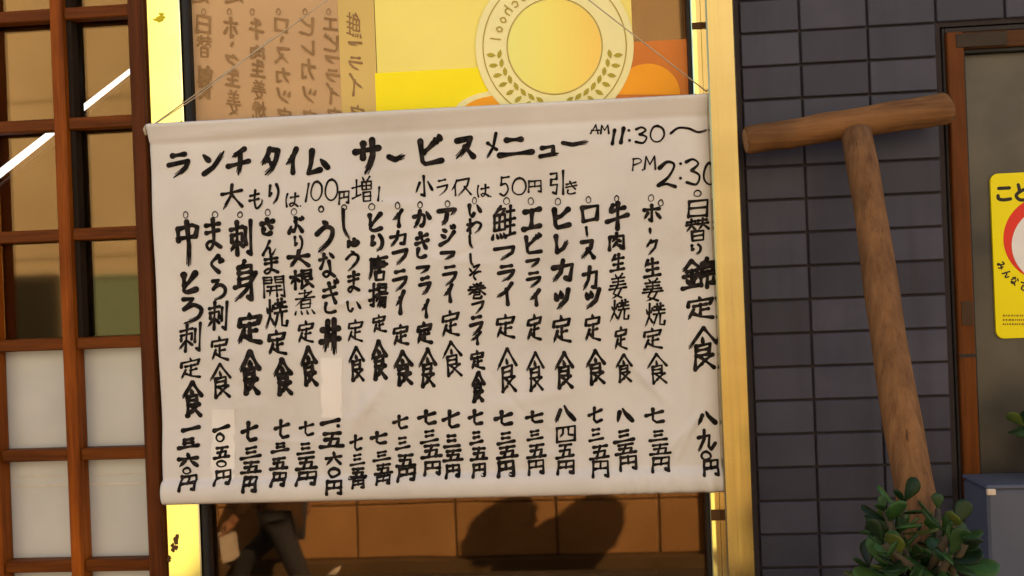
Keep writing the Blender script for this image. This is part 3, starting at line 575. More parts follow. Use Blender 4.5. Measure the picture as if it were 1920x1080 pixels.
WR = [(at(px, py, YB).x, at(px, py, YB).z, ln, R(an), am, wd) for px, py, ln, an, am, wd in (
    (1215, 715, .05, -48, .0035, .008), (690, 760, .06, 50, .003, .012), (760, 860, .08, 75, .003, .014), (900, 300, .25, 4, .0015, .012),
    (520, 240, .25, 3, .002, .010), (1290, 640, .12, 88, .003, .014), (660, 700, .10, 86, .002, .008), (430, 760, .12, 70, .0016, .014),
    (1120, 470, .08, 60, .0014, .016), (840, 560, .10, 100, .0014, .016), (1000, 745, .1, 10, .0016, .014), (560, 330, .1, -30, .0012, .018))]
for k in range(46):
    q_ = at(rw.uniform(330, 1320), rw.uniform(300, 860), YB); WR.append((q_.x, q_.z, rw.uniform(.02, .09), rw.uniform(0, 3.14), rw.uniform(-.0018, .0020), rw.uniform(.004, .012)))
def bpos(x, z, lift=0): return Vector((x, YB-bdisp(x, z)-lift, z+TILT*(x-(XB0+XB1)/2)*.0))
ban = thing('menu_banner', 'white cloth banner with black brush written lunch menu hung across the shop window', 'banner', ((XB0+XB1)/2, YB, ZB0))
NX, NZ = 220, 170
m_ = MB()
for j in range(NZ+1):
    z = ZB0+(ZB1-ZB0)*j/NZ
    for i in range(NX+1): m_.v.append(tuple(bpos(XB0+(XB1-XB0)*i/NX, z)))
for j in range(NZ):
    for i in range(NX):
        k = j*(NX+1)+i; m_.f.append((k, k+1, k+NX+2, k+NX+1))
o = m_.build('cloth', M['cloth'], ban, True)
sd = o.modifiers.new('thickness', 'SOLIDIFY'); sd.thickness = .0006; sd.offset = 0
for zc_, yy_ in ((ZB1-.010, .0), (ZB0+.02, -.001)):
    m_ = MB(); m_.tube([(XB0-.003, YB+yy_, zc_), (XB1-.004, YB+yy_, zc_)], .0065, 10); m_.build('rod', M['frame_dark'], ban, True)
def bsurf(px, py, lift):
    p = at(px, py, YB); return bpos(p.x, p.z, .0011+lift)
def patch(x0, y0, x1, y1):
    m_ = MB(); n = 14
    for j in range(n+1):
        for i in range(7): m_.v.append(tuple(bsurf(x0+(x1-x0)*i/6, y0+(y1-y0)*j/n, -.0005+.0006*math.sin(j*.9)*(i in (0, 6)))))
    for j in range(n):
        for i in range(6): k = j*7+i; m_.f.append((k, k+1, k+8, k+7))
    m_.build('paper_patch', M['patch'], ban, True)
patch(602, 671, 642, 783); patch(395, 768, 440, 908)

TXT = """
ラ 311 285 359 336 8|ン 377 281 426 329 8|チ 423 276 472 332 8|タ 488 275 526 333 8.5|イ 534 276 561 329 8|ム 573 276 620 329 9
サ 661 257 716 333 10|ー 724 286 765 304 9|ビ 784 250 832 312 9|ス 851 255 892 301 9|メ 909 248 934 299 5|ニ 932 257 1003 296 8|ュ 1009 271 1051 296 7|ー 1051 262 1106 276 7
A 1106 233 1125 252 2.6|M 1125 233 1143 252 2.6|1 1145 241 1155 273 5.5|1 1160 237 1172 272 6|3 1189 237 1214 271 4|0 1218 234 1246 269 3.4|〜 1255 238 1328 253 4
P 1184 297 1203 322 2.6|M 1206 292 1230 320 3|2 1231 301 1269 354 5.5|3 1283 297 1313 349 4.5|0 1317 302 1350 348 4
大 413 344 456 394 5|も 466 354 495 393 4|り 504 344 527 386 4.5|は 537 361 563 390 3.2|1 574 343 582 381 3.2|0 584 339 608 378 3.2|0 611 335 637 378 3.4|円 637 358 658 385 3.2|増 661 331 698 380 3.4|1 707 349 713 378 3
小 777 327 812 370 4.2|ラ 817 335 840 368 3.2|イ 844 336 858 368 3.2|ス 856 333 885 368 3.4|は 893 345 918 370 3|5 936 329 955 368 3.4|0 959 331 987 366 3.2|円 989 336 1016 361 3|引 1030 319 1058 366 3.6|き 1060 338 1083 365 3
中 327 411 375 504 8|と 335 508 369 552 8.5|ろ 336 556 378 611 7|刺 332 606 375 662 4.4|定 336 669 375 712 4|食 337 714 379 784 7.5|一 337 798 375 811 7|三 332 820 374 843 6|六 332 846 374 878 6|〇 342 875 360 890 3.6|円 339 889 372 919 5
ま 383 408 416 471 6.5|ぐ 391 476 419 515 6.5|ろ 393 521 424 567 6|刺 386 564 427 621 5|定 394 628 431 677 4.5|食 390 680 436 748 5.5|一 397 797 431 810 6.5|〇 402 811 422 830 4|五 400 836 432 861 4.8|〇 405 862 426 877 3.6|円 403 880 435 909 4.4
刺 428 412 474 482 6.5|身 435 485 483 568 7|定 445 582 494 648 8|食 449 655 490 741 8.5|七 450 790 483 830 6.5|三 450 837 490 861 5|五 450 864 492 889 5|円 457 891 486 922 5.5
さ 487 407 518 445 7.5|ん 492 450 522 480 4.5|ま 494 477 527 516 5|開 493 517 537 559 4|焼 496 559 542 618 5|定 502 616 540 667 5.5|食 510 670 551 743 8|七 511 787 542 825 5.5|三 507 829 542 850 5|五 505 857 540 882 5|円 510 884 539 911 5
ぶ 542 403 574 440 6|り 554 441 572 476 4|大 541 468 585 504 6.5|根 545 504 591 543 5|煮 554 543 593 591 3.4|定 560 599 590 644 4.2|食 562 648 598 725 7|七 559 789 589 819 4.5|三 555 829 591 854 5|五 553 855 596 882 5.2|円 557 882 596 909 4.8
う 591 411 630 478 8|な 599 472 631 523 5.5|ぎ 604 519 637 590 5.5|丼 598 594 641 670 9|一 600 783 640 798 7|五 599 809 648 841 6|六 609 844 642 874 5|〇 614 875 639 896 5|円 613 897 646 926 4.8
し 643 391 660 452 5.5|ゅ 652 445 678 467 6|う 648 468 676 510 5|ま 651 507 677 550 5|い 650 563 679 587 4.4|定 652 596 683 642 4|食 653 648 687 715 5.5|七 656 814 681 846 4.5|三 656 850 685 873 4.2|五 655 876 689 897 5|円 662 896 687 914 4.2
と 690 399 718 436 6.5|り 695 438 721 476 6.5|唐 691 476 729 528 6|揚 692 529 729 580 5.5|定 699 587 726 625 4.2|食 695 636 730 712 7|七 694 807 728 834 5.5|三 699 844 734 865 4.5|五 701 868 738 890 4.5|円 706 889 735 907 4
イ 733 390 757 427 6.5|カ 730 431 764 464 5.5|フ 733 466 767 500 6.5|ラ 734 505 766 549 6|イ 739 543 761 592 6.5|定 737 605 769 649 4.8|食 737 656 777 723 7|七 737 776 767 805 5|三 741 817 771 842 4.8|五 742 849 781 876 5|円 746 874 781 901 5
か 773 392 809 430 6.5|き 778 433 806 487 6|フ 780 497 809 516 5.5|ラ 785 517 811 556 6.5|イ 789 560 807 597 5.5|定 781 600 813 646 6|食 784 651 820 727 6|七 784 766 820 798 6|三 788 805 823 831 4.6|五 789 832 830 860 5|円 794 863 828 891 4.8
ア 818 387 857 426 7.5|ジ 824 418 855 462 6.5|フ 825 469 856 490 6|ラ 829 496 859 539 5.5|イ 830 531 853 569 6|定 828 579 863 632 4.6|食 828 638 867 707 4.8|七 828 767 863 805 6|三 830 813 864 841 5.5|五 830 842 870 866 5|円 835 869 864 895 5
い 877 381 904 409 5.5|わ 874 408 904 440 4.5|し 878 439 889 469 4.5|し 880 474 891 503 4|そ 878 495 903 526 3.4|巻 876 529 912 562 4|フ 882 564 908 591 4.5|ラ 878 591 907 632 6|イ 880 621 903 649 5|定 881 655 909 695 4.8|食 881 696 910 755 6.5|七 877 767 906 799 5.5|三 880 807 907 834 5.2|五 881 837 916 864 5|円 885 867 912 894 4.8
鮭 921 383 968 451 5.5|フ 924 460 967 491 6|ラ 932 495 967 531 6|イ 928 528 964 575 6.5|定 929 587 967 636 4.6|食 930 652 971 737 5.2|七 925 769 962 800 6|三 931 809 967 834 5|五 930 835 973 860 5|円 932 862 966 894 6
エ 977 388 1017 433 8|ビ 983 433 1017 478 6.5|フ 985 483 1013 504 5.5|ラ 986 508 1016 541 5.5|イ 990 541 1015 576 6.5|定 987 587 1017 640 4.8|食 985 659 1021 734 5|七 984 769 1019 795 5.5|三 987 805 1019 826 4.4|五 987 831 1026 859 4.8|円 989 860 1021 889 4.2
ヒ 1034 387 1072 431 8.5|レ 1039 438 1069 477 7|カ 1033 484 1077 532 7.5|ツ 1037 539 1072 583 8|定 1035 589 1072 645 5.2|食 1037 659 1077 730 6|八 1039 757 1081 794 6.5|四 1041 798 1081 830 4|五 1042 832 1078 860 4.5|円 1044 862 1078 889 4.5
ロ 1088 382 1125 418 6.5|丨 1097 423 1104 447 4.5|ス 1086 448 1118 488 7|カ 1090 497 1122 547 6|ツ 1094 539 1127 583 7.5|定 1096 586 1128 641 4.8|食 1096 655 1137 723 5.8|七 1102 762 1131 795 5|三 1103 803 1133 828 4.6|五 1105 834 1144 862 4.6|円 1109 862 1142 894 4.2
牛 1134 378 1181 434 7|肉 1139 435 1172 471 5.5|生 1143 474 1173 510 4.6|姜 1141 512 1176 561 3.8|焼 1143 561 1181 604 3.8|定 1152 610 1178 657 4.2|食 1153 663 1187 719 4.8|八 1153 763 1189 795 7|三 1149 805 1191 831 5.2|五 1152 831 1195 853 4.6|円 1160 853 1195 882 4.6
ポ 1204 382 1240 418 5.5|丨 1215 426 1222 442 5|ク 1209 448 1234 480 4.5|生 1204 483 1239 521 5.2|姜 1203 521 1244 566 4|焼 1208 567 1248 614 3.8|定 1206 612 1243 656 4.2|食 1212 662 1252 721 4.4|七 1209 764 1246 795 5|三 1216 805 1252 828 4.6|五 1217 831 1259 853 4|円 1221 855 1256 884 4.4
日 1288 373 1329 409 4.4|替 1285 408 1331 453 4.6|り 1294 456 1316 479 4.5|錦 1276 483 1342 545 7.5|定 1286 553 1340 600 5.5|食 1287 611 1346 695 6.5|八 1305 767 1346 798 7|九 1306 802 1344 849 5.5|〇 1312 844 1335 864 4.4|円 1316 860 1348 891 4.8
〇 343 396 354 410 1.6|〇 398 396 410 409 1.6|〇 444 396 455 409 2|〇 498 392 510 406 1.6|〇 548 391 560 405 1.5|〇 598 386 611 400 3|〇 642 384 654 396 2|〇 691 381 704 395 1.8|〇 740 378 751 393 2|〇 782 377 793 391 2|〇 833 375 844 389 1.8|〇 885 369 894 383 1.5|〇 943 369 956 384 1.6|〇 989 369 1001 384 1.6|〇 1040 370 1052 385 1.6|〇 1098 367 1109 381 1.6|〇 1151 366 1161 379 1.8|〇 1214 365 1226 379 1.4|〇 1233 374 1244 388 2|〇 1299 356 1315 370 2.2
"""
m_ = MB()
for item in TXT.replace('\n', '|').split('|'):
    t = item.split()
    if len(t) == 6: write(m_, bsurf, t[0], *[float(v) for v in t[1:5]], float(t[5])*(1.08 if t[0] in '食錦替鮭焼揚唐開姜増煮' else 1.2))
def dot(px, py, r): m_.poly([bsurf(px+r*math.cos(a*.785), py+r*math.sin(a*.785), .0002) for a in range(8)])
for px, py, r in ((1179, 245, 3), (1180, 264, 3), (1275, 308, 3), (1275, 335, 3), (1204, 320, 2), (566, 387, 1.6), (920, 368, 1.6), (717, 377, 1.2), (635, 798, 4)): dot(px, py, r)
m_.build('brush_writing', M['ink'], ban)

# cord that carries the banner
M['cord'] = flat('pale_cord', (.45, .38, .28), .8)
cl, crr = Vector((XB0-.004, YB-.004, ZB1-.012)), Vector((XB1-.004, YB-.002, ZB1-.012))
top = at(870, -190, YB+.01)
m_ = MB()
m_.tube([cl, cl+(top-cl)*.5+Vector((0, 0, -.004)), top], .0012, 6); m_.tube([top, top+(crr-top)*.5+Vector((0, 0, -.004)), crr], .0012, 6)
m_.tube([cl+Vector((.004, -.003, 0)), cl+(top-cl)*.16+Vector((.004, -.003, -.006)), cl+(top-cl)*.4], .0009, 6)
m_.tube([top, (top.x, YF-.001, ZSHOP-.02)], .002, 6)
m_.tube([cl+Vector((0, 0, -.010)), cl+Vector((-.001, -.004, 0)), cl+Vector((0, 0, .006))], .003, 6)
tag(m_.build('hanging_cord', M['cord'], None, True), 'thin pale cord slanting up from the top corners of the banner', 'cord')

# ------------------------------------------------------------------ things inside the glass
YS = YG-.0012
def isurf(px, py, lift): p = at(px, py, YS); return Vector((p.x, p.y-lift, p.z))
def sheet(mb, pts, off): mb.poly([isurf(px, py, off) for px, py in pts])
def slab(pts, off, th=.0003):
    mb = MB(); a = [isurf(px, py, off) for px, py in pts]; b = [q+Vector((0, th, 0)) for q in a]
    mb.poly(a); mb.poly(list(reversed(b)))
    for i in range(len(a)): j = (i+1) % len(a); mb.quad(a[i], a[j], b[j], b[i])
    return mb
def rect(x0, y0, x1, y1):
    a = at(x0, (y0+y1)/2, YS).x; b = at(x1, (y0+y1)/2, YS).x; c = at((x0+x1)/2, y0, YS).z; d = at((x0+x1)/2, y1, YS).z
    return a, b, c, d
def rslab(x0, y0, x1, y1, off, th=.0003):
    a, b, c, d = rect(x0, y0, x1, y1); m = MB(); m.box((a, YS-off, d), (b, YS-off+th, c)); return m
ms = thing('menu_sheet', 'brown paper menu with mirror reversed brush writing stuck on the window glass', 'menu', tuple(at(530, 250, YS)))
rslab(358, -150, 702, 300, 0).build('paper', M['brown_paper'], ms)
rslab(636, -150, 704, 300, .0012).build('amber_strip', M['amber_paper'], ms)
m_ = MB()
MEN = [(382, ['日', '替', '刺', '食'], 1), (433, ['ポ', '丨', 'ク', '生', '姜'], 1), (481, ['牛', '肉', '生', '姜', '焼'], 1), (527, ['ロ', '丨', 'ス', 'カ', 'ツ', '定'], 1),
       (575, ['ヒ', 'レ', 'カ', 'ツ', '定'], 1), (620, ['エ', 'ビ', 'フ', 'ラ', 'イ', '定'], 1), (664, ['鮭', 'フ', 'ラ', 'イ', '定'], 1)]
YY = {382: [(28, 64), (66, 108), (124, 158), (146, 186), ], 433: [(32, 72), (78, 90), (102, 126), (128, 164), (168, 216)], 481: [(34, 75), (85, 112), (112, 146), (150, 188), (190, 226)],
      527: [(33, 62), (68, 82), (88, 120), (127, 158), (165, 196), (200, 240)], 575: [(32, 68), (76, 104), (110, 152), (162, 196), (204, 240)],
      620: [(33, 58), (62, 98), (104, 122), (130, 156), (155, 196), (200, 240)], 664: [(24, 72), (78, 88), (106, 134), (138, 182), (196, 236)]}
for cx, chs, s in MEN:
    lean = 7
    for c, (y0, y1) in zip(chs, YY[cx]):
        ox = (y0-30)/180*lean
        wd = 4 if c == '丨' else 14
        write(m_, lambda px, py, l: isurf(px, py, .002+l*.3), c, cx-wd+ox, y0, cx+wd+ox, y1, 4.6 if c not in '鮭焼姜替錦' else 3, True, 1.0, 3)
for cx in (382, 430, 473, 522, 572, 616): write(m_, lambda px, py, l: isurf(px, py, .002+l*.3), '〇', cx-4, 16, cx+5, 29, 1.6, True)
for cx in (376, 440): write(m_, lambda px, py, l: isurf(px, py, .002+l*.3), '定', cx-18, -32, cx+18, 8, 5, True)
m_.build('reversed_writing', M['brown_ink'], ms)

po = thing('poster', 'yellow and orange poster with a round laurel emblem stuck on the window glass', 'poster', tuple(at(960, 250, YS)))
rslab(705, -150, 1186, 300, .0006).build('sheet', M['p_pale'], po)
rslab(706, 124, 1186, 300, .0014).build('yellow_band', M['p_yellow'], po)
rslab(1120, 78, 1303, 300, .0020).build('orange_band', M['p_red'], po)
def circ(cx, cy, r, a0=0, a1=360, n=72): return [(cx+r*math.cos(R(a0+(a1-a0)*k/n)), cy+r*math.sin(R(a0+(a1-a0)*k/n))) for k in range(n)]
EX, EY = 1040, 88
slab([(850+120*(1-math.cos(t)) if False else 945-95*math.cos(t), 215-45*math.sin(t)) for t in [k*math.pi/20 for k in range(21)]], .0022).build('cream_arc', M['p_cream'], po)
slab([(945-82*math.cos(t), 217-38*math.sin(t)) for t in [k*math.pi/20 for k in range(21)]], .0030).build('orange_arc', M['p_orange'], po)
slab([(1215-60*math.cos(t), 178-58*math.sin(t)*(1 if t > .0 else 1)) for t in [k*math.pi/20 for k in range(21)]], .0026).build('orange_arc', M['p_orange'], po)
slab([(EX+148*math.cos(R(k*5)), EY+150*math.sin(R(k*5))) for k in range(72)], .0038).build('emblem_disc', M['p_cream'], po)
def ringmesh(mb, cx, cy, r0, r1, off, n=90):
    for k in range(n):
        t0, t1 = 2*math.pi*k/n, 2*math.pi*(k+1)/n
        mb.quad(*[isurf(cx+r*math.cos(t), cy+r*math.sin(t)*1.01, off) for r, t in ((r0, t0), (r1, t0), (r1, t1), (r0, t1))])
for ra, rb in ((88, 90), (133, 135)):
    m_ = MB(); ringmesh(m_, EX, EY, ra, rb, .0046); m_.build('emblem_ring', M['p_ring'], po)
m, nt, p = newmat('emblem_centre')
tc = nt.nodes.new('ShaderNodeTexCoord'); sp = nt.nodes.new('ShaderNodeSeparateXYZ'); nt.links.new(tc.outputs['Generated'], sp.inputs[0])
r = ramp(nt, sp.outputs[0], [(0, (.80, .80, .22)), (.45, (.86, .78, .16)), (1, (.90, .62, .12))]); nt.links.new(r.outputs[0], p.inputs['Base Color']); p.inputs['Roughness'].default_value = .5
slab([(EX+87*math.cos(R(k*5)), EY+88*math.sin(R(k*5))) for k in range(72)], .0043, .0002).build('emblem_centre', m, po)
for side in (1, -1):
    m_ = MB()
    for k in range(8):
        a = R(180-8-9.5*k) if side == 1 else R(8+9.5*k)
        for rr_, da in ((104, .0), (120, .03)):
            cx_, cy_ = EX+rr_*math.cos(a), EY+rr_*math.sin(a)
            th = a + (1.1 if side == 1 else -1.1)*(1 if rr_ > 110 else 1) + math.pi/2 + (.9 if rr_ > 110 else -.9)*side*.8
            ux, uy = math.cos(th), math.sin(th)
            pts = [(-9, 0), (-4, 3.6), (2, 4), (9, 0), (2, -4), (-4, -3.6)]
            m_.poly([isurf(cx_+ux*p_-uy*q_, cy_+uy*p_+ux*q_, .0046) for p_, q_ in pts])
    m_.build('laurel_spray', M['p_leaf'], po)
# mirror reversed lettering round the ring
LET = {'S':"~85,15 45,2 15,22 50,48 86,72 50,98 12,84", 'c':"~88,48 50,36 18,66 50,98 88,88", 'h':"15,2 15,98;~15,55 50,36 84,52 84,98", 'o':"~50,38 14,66 50,98 86,68 50,38", 'l':"50,2 50,98"}
G.update(LET)
m_ = MB()
for k, chh in enumerate('School'):
    a = R(228-5-9.2*k) if False else R(237-10.0*k)
    cx_, cy_ = EX+111*math.cos(a), EY+111*math.sin(a)
    rot = a+math.pi/2
    def es(px, py, l, cx_=cx_, cy_=cy_, rot=rot):
        c, s = math.cos(rot), math.sin(rot); return isurf(cx_+px*c-py*s, cy_+px*s+py*c, .0048+l*.2)
    write(m_, es, chh, -6, -11 if chh not in 'co' else -4, 6, 10, 2.6, True, 0, 2)
m_.build('reversed_lettering', M['p_ring'], po)

# ------------------------------------------------------------------ wooden mallet
HY = -.062
hl, hr = at(1398, 264, HY), at(1776, 203, HY)
mal = thing('wooden_mallet', 'big T-shaped wooden mallet leaning head up against the tiled wall', 'mallet', (at(1700, 900, -.3).x, -.3, 0))
m_ = MB(); n = 22
pts = [hl+(hr-hl)*k/n + Vector((0, 0, .0008*math.sin(k*.9))) for k in range(n+1)]
rad = [.0245+.0035*k/n+.0003*math.sin(k*1.7) for k in range(n+1)]
rad[0] *= .88; rad[-1] *= .9; pts.insert(1, hl+(hr-hl)*.012); rad.insert(1, .0245); pts.insert(-1, hr-(hr-hl)*.012); rad.insert(-1, .028)
m_.tube(pts, rad, 24); ho = m_.build('head', M['log_x'], mal, True)
for e, sg_ in ((hl, -1), (hr, 1)):
    ax = (hr-hl).normalized()*sg_; u_ = ax.orthogonal().normalized(); v_ = ax.cross(u_); r0 = .0205 if sg_ < 0 else .0240
    m_ = MB(); cc = m_.vert(e+ax*.0022); ring = [m_.vert(e+ax*.0006+(u_*math.cos(k*math.pi/12)+v_*math.sin(k*math.pi/12))*r0*(1+.04*math.sin(k*2.3))) for k in range(24)]
    for k in range(24): m_.f.append((cc, ring[k], ring[(k+1) % 24]))
    m_.build('end_face', M['end_grain'], mal, True)
ht = at(1603, 262, HY); h1 = at(1672, 610, -.17); h2 = at(1716, 905, -.27)
d = (h2-ht); k_ = (0.0-ht.z)/d.z; hb = ht+d*k_
hb = Vector((hb.x, max(hb.y, -.62), 0.012))
m_ = MB(); ht = at(1600, 249, HY); pts = [ht+Vector((0, -.012, 0))+(hb-ht)*k/24+Vector((.002*math.sin(k*.8), 0, 0)) for k in range(25)]
rad = [.0245+.0055*min(1, k/12)+.0009*math.sin(k*2.1) for k in range(25)]
m_.tube(pts, rad, 24); m_.build('handle', M['log'], mal, True)
m_ = MB(); q = at(1603, 288, HY-.026); 
m_.tube([q+Vector((0, .004, 0)), q+Vector((0, -.001, 0))], .003, 8); m_.build('peg', M['frame_dark'], mal)

# ------------------------------------------------------------------ brown door at the right
dr = thing('side_door', 'grey door leaf in a brown wooden frame beside the tiled wall', 'door', (1.0, 0, 0))
XF0, XF1 = at(1785, 300, -.012).x, at(1816, 300, -.012).x
ZH0, ZH1 = at(1850, 88, -.012).z, at(1850, 56, -.012).z
m_ = MB(); m_.box((XDL, -.004, 0), (XF0-.0005, .10, ZDH), .001); m_.build('reveal', M['frame_dark'], dr)
m_ = MB(); m_.box((XF0, -.004, ZH1+.0005), (2.0, .10, ZDH), .001); m_.build('reveal', M['frame_dark'], dr)
m_ = MB(); m_.box((XF0, -.012, 0), (XF1, .06, ZH1), .002); m_.build('frame_post', M['frame_wood'], dr)
m_ = MB(); m_.box((XF1+.0005, -.009, ZH0), (2.0, .058, ZH1-.001), .002); m_.build('frame_head', M['frame_wood_x'], dr)
m_ = MB(); a, b = at(1797, 57, -.02), at(1893, 84, -.02); m_.box((XF1-.014, -.0135, b.z+.002), (b.x, -.0095, a.z-.004), .001); m_.build('tape_strip', flat('dark_tape', (.035, .024, .016), .7), dr)
m_ = MB(); a, b = at(1800, 565, -.013), at(1822, 610, -.013); m_.box((a.x+.002, -.0132, b.z), (XF1-.003, -.0118, a.z), .0004); m_.build('lock_plate', flat('brown_plate', (.05, .024, .010), .6), dr)
m_ = MB(); a = at(1812, 667, -.013); m_.box((XF0-.0004, -.0128, a.z-.003), (XF1+.0004, -.0118, a.z+.003)); m_.build('cut_line', M['frame_dark'], dr)
m_ = MB(); m_.box((XF1+.0005, -.0015, 0.0), (XF1+.006, .05, ZH0-.0005)); m_.box((XF1+.0065, -.0015, ZH0-.006), (2.0, .05, ZH0-.0005)); m_.build('seal', M['rubber'], dr)
M['leafdoor'] = mottled('stained_grey_door', (.022, .022, .022), (.115, .103, .080), 3.2, .36, spec=.3, b=.12, bd=.002, detail=10)
m_ = MB(); m_.box((XF1+.0065, .012, .01), (2.0, .045, ZH0-.0065), .001); m_.build('door_leaf', M['leafdoor'], dr)
m_ = MB(); m_.box((2.0, -.012, 0), (2.06, .06, ZH1), .002); m_.build('frame_post', M['frame_wood'], dr)
mb = MB(); mb.box((2.061, .0, 0), (3.2, .2, ZDH)); tag(mb.build('end_wall', M['plaster']), 'plaster wall beyond the brown framed door', 'wall')

# yellow sign
YQ = .0085
sx0 = at(1862, 480, YQ).x; sz1 = at(1862, 326, YQ).z; sz0 = at(1868, 635, YQ).z; SW, SH = .215, sz1-sz0
sg = thing('notice_plate', 'yellow notice plate with black lettering and a red disc on the grey door', 'sign', (sx0+SW/2, YQ, sz0))
def rr(x0, x1, z0, z1, r, n=6):
    out = []
    for cx, cz, a0 in ((x1-r, z1-r, 0), (x0+r, z1-r, 90), (x0+r, z0+r, 180), (x1-r, z0+r, 270)):
        out += [(cx+r*math.cos(R(a0+90*k/n)), cz+r*math.sin(R(a0+90*k/n))) for k in range(n+1)]
    return out
def plate(pts, y, th):
    mb = MB(); a = [Vector((x, y-th, z)) for x, z in pts]; b = [Vector((x, y, z)) for x, z in pts]
    mb.poly(a); mb.poly(list(reversed(b)))
    for i in range(len(a)): j = (i+1) % len(a); mb.quad(a[i], a[j], b[j], b[i])
    return mb
plate(rr(sx0, sx0+SW, sz0, sz1, .014), YQ+.0034, .004).build('plate', M['sign_yellow'], sg)
YS2 = YQ-.0006
def ssurf(px, py, l): p = at(px, py, YS2); return Vector((p.x, YS2-.0003-l*.2, p.z))
m_ = MB()
write(m_, ssurf, 'こ', 1868, 349, 1898, 378, 6.5, False, 0); write(m_, ssurf, 'ど', 1902, 342, 1936, 378, 6.5, False, 0)
write(m_, ssurf, 'も', 1942, 340, 1974, 376, 6.5, False, 0)
m_.build('lettering', M['sign_black'], sg); m_ = MB()
cxr, czr = at(1965, 447, YS2).x, at(1965, 447, YS2).z
for k, chh in enumerate(['み', 'ん', 'な', 'で']):
    a = R(149-10.6*k); r_ = 103
    px, py = 1965+r_*math.cos(a), 445+r_*math.sin(a)
    rot = a-math.pi/2
    def es(qx, qy, l, px=px, py=py, rot=rot):
        c, s = math.cos(rot), math.sin(rot); return ssurf(px+qx*c-qy*s, py+qx*s+qy*c, l)
    write(m_, es, chh, -7.5, -8, 7.5, 8, 2.8, False, 0, 2)
m_.build('curved_lettering', M['sign_black'], sg)
m_ = MB()
for j, (yy, x1) in enumerate(((592, 2030), (600, 2036), (608, 1990))):
    x = 1880
    while x < x1:
        l = rnd.uniform(2, 5); p = [ssurf(x, yy-2.0, 0), ssurf(x+l, yy-2.0, 0), ssurf(x+l, yy+1.6, 0), ssurf(x, yy+1.6, 0)]; m_.quad(*p); x += l+rnd.uniform(1, 2)
m_.build('small_print', flat('brown_small_print', (.28, .18, .01), .5), sg)
RAD = .078
m_ = MB(); m_.poly([(cxr+RAD*math.cos(R(k*5)), YS2-.0002, czr+RAD*math.sin(R(k*5))) for k in range(72)]); m_.build('red_disc', M['sign_red'], sg)
m_ = MB(); m_.poly([(cxr+.009+.073*math.cos(R(k*5)), YS2-.0006, czr-.012+.071*math.sin(R(k*5))) for k in range(72)]); m_.build('pale_disc', M['sign_pale'], sg)

# ------------------------------------------------------------------ plants
def leafmat():
    m, nt, p = newmat('jade_leaf')
    g = nt.nodes.new('ShaderNodeNewGeometry')
    r = ramp(nt, g.outputs['Random Per Island'], [(0, (.008, .022, .008)), (.5, (.024, .068, .016)), (.85, (.045, .125, .032)), (1, (.10, .12, .02))])
    n = noise(nt, 60, 3); mx = nt.nodes.new('ShaderNodeMixRGB'); mx.blend_type = 'MULTIPLY'; mx.inputs[0].default_value = .5
    nt.links.new(r.outputs[0], mx.inputs[1]); nt.links.new(n.outputs['Fac'], mx.inputs[2])
    nt.links.new(mx.outputs[0], p.inputs['Base Color']); p.inputs['Roughness'].default_value = .38; p.inputs['Specular IOR Level'].default_value = .22
    return m
M['leaf'] = leafmat(); M['stem'] = mottled('jade_stem', (.035, .026, .014), (.075, .055, .03), 40, .8)
M['terracotta'] = mottled('terracotta', (.26, .11, .055), (.34, .15, .08), 14, .8)
def jleaf(mb, base, d, nrm, L, W, T):
    d = d.normalized(); s = d.cross(nrm).normalized(); u = s.cross(d)
    prof = [(0, .12), (.12, .22), (.35, .62), (.6, .96), (.78, 1), (.92, .74), (1, .18)]
    rows = []
    for t, wf in prof:
        c = base+d*L*t+u*(.18*L*t*t); w_ = W*.5*wf; h = T*.5*min(1, wf+.25)
        rows.append([mb.vert(c+s*(w_*math.cos(a))+u*(h*math.sin(a))) for a in (0, .6, 1.571, 2.54, 3.1416, 3.74, 4.712, 5.68)])
    for a, b in zip(rows, rows[1:]):
        for j in range(8): mb.f.append((a[j], a[(j+1) % 8], b[(j+1) % 8], b[j]))
    mb.f.append(tuple(reversed(rows[0]))); mb.f.append(tuple(rows[-1]))
def jade(name, label, base, tips, pot_r, pot_h, seed, leafL=.038):
    rg = random.Random(seed)
    t = thing(name, label, 'plant', (base.x, base.y, base.z-pot_h))
    st, lf = MB(), MB()
    for tip in tips:
        mid = base.lerp(tip, .55)+Vector((rg.uniform(-.02, .02), rg.uniform(-.02, .02), rg.uniform(-.01, .03)))
        st.tube([base+Vector((rg.uniform(-.015, .015), rg.uniform(-.015, .015), 0)), mid, tip], [.008, .006, .004], 8)
        ax = (tip-mid).normalized()
        for k in range(rg.choice((3, 4, 4, 5))):
            c = tip-ax*(.017*k)
            for q in range(2):
                if rg.random() < .07: continue
                an = k*1.571+q*math.pi+rg.uniform(-.6, .6)
                s = ax.orthogonal().normalized(); s = Matrix.Rotation(an, 3, ax) @ s
                d = (s*(.75+.3*k)+ax*(.95-.25*k)+Vector((rg.uniform(-.35, .35), rg.uniform(-.35, .35), rg.uniform(-.35, .25)))).normalized()
                L = leafL*rg.uniform(.55, 1.2)*(.75+.12*min(k, 3)); jleaf(lf, c, d, ax-d*ax.dot(d)*.9+Vector((rg.uniform(-.4, .4), rg.uniform(-.4, .4), .1)), L, L*rg.uniform(.52, .74), L*.11)
    st.build('stem', M['stem'], t, True); lf.build('foliage', M['leaf'], t, True)
    m_ = MB(); m_.lathe((base.x, base.y, base.z-pot_h), [(pot_r*.7, 0), (pot_r*.95, pot_h*.8), (pot_r*1.06, pot_h*.8), (pot_r*1.08, pot_h), (pot_r*.9, pot_h), (pot_r*.88, pot_h*.9)]); m_.build('pot', M['terracotta'], t, True)
    return t
JY = -.36
base = at(1728, 1190, JY)
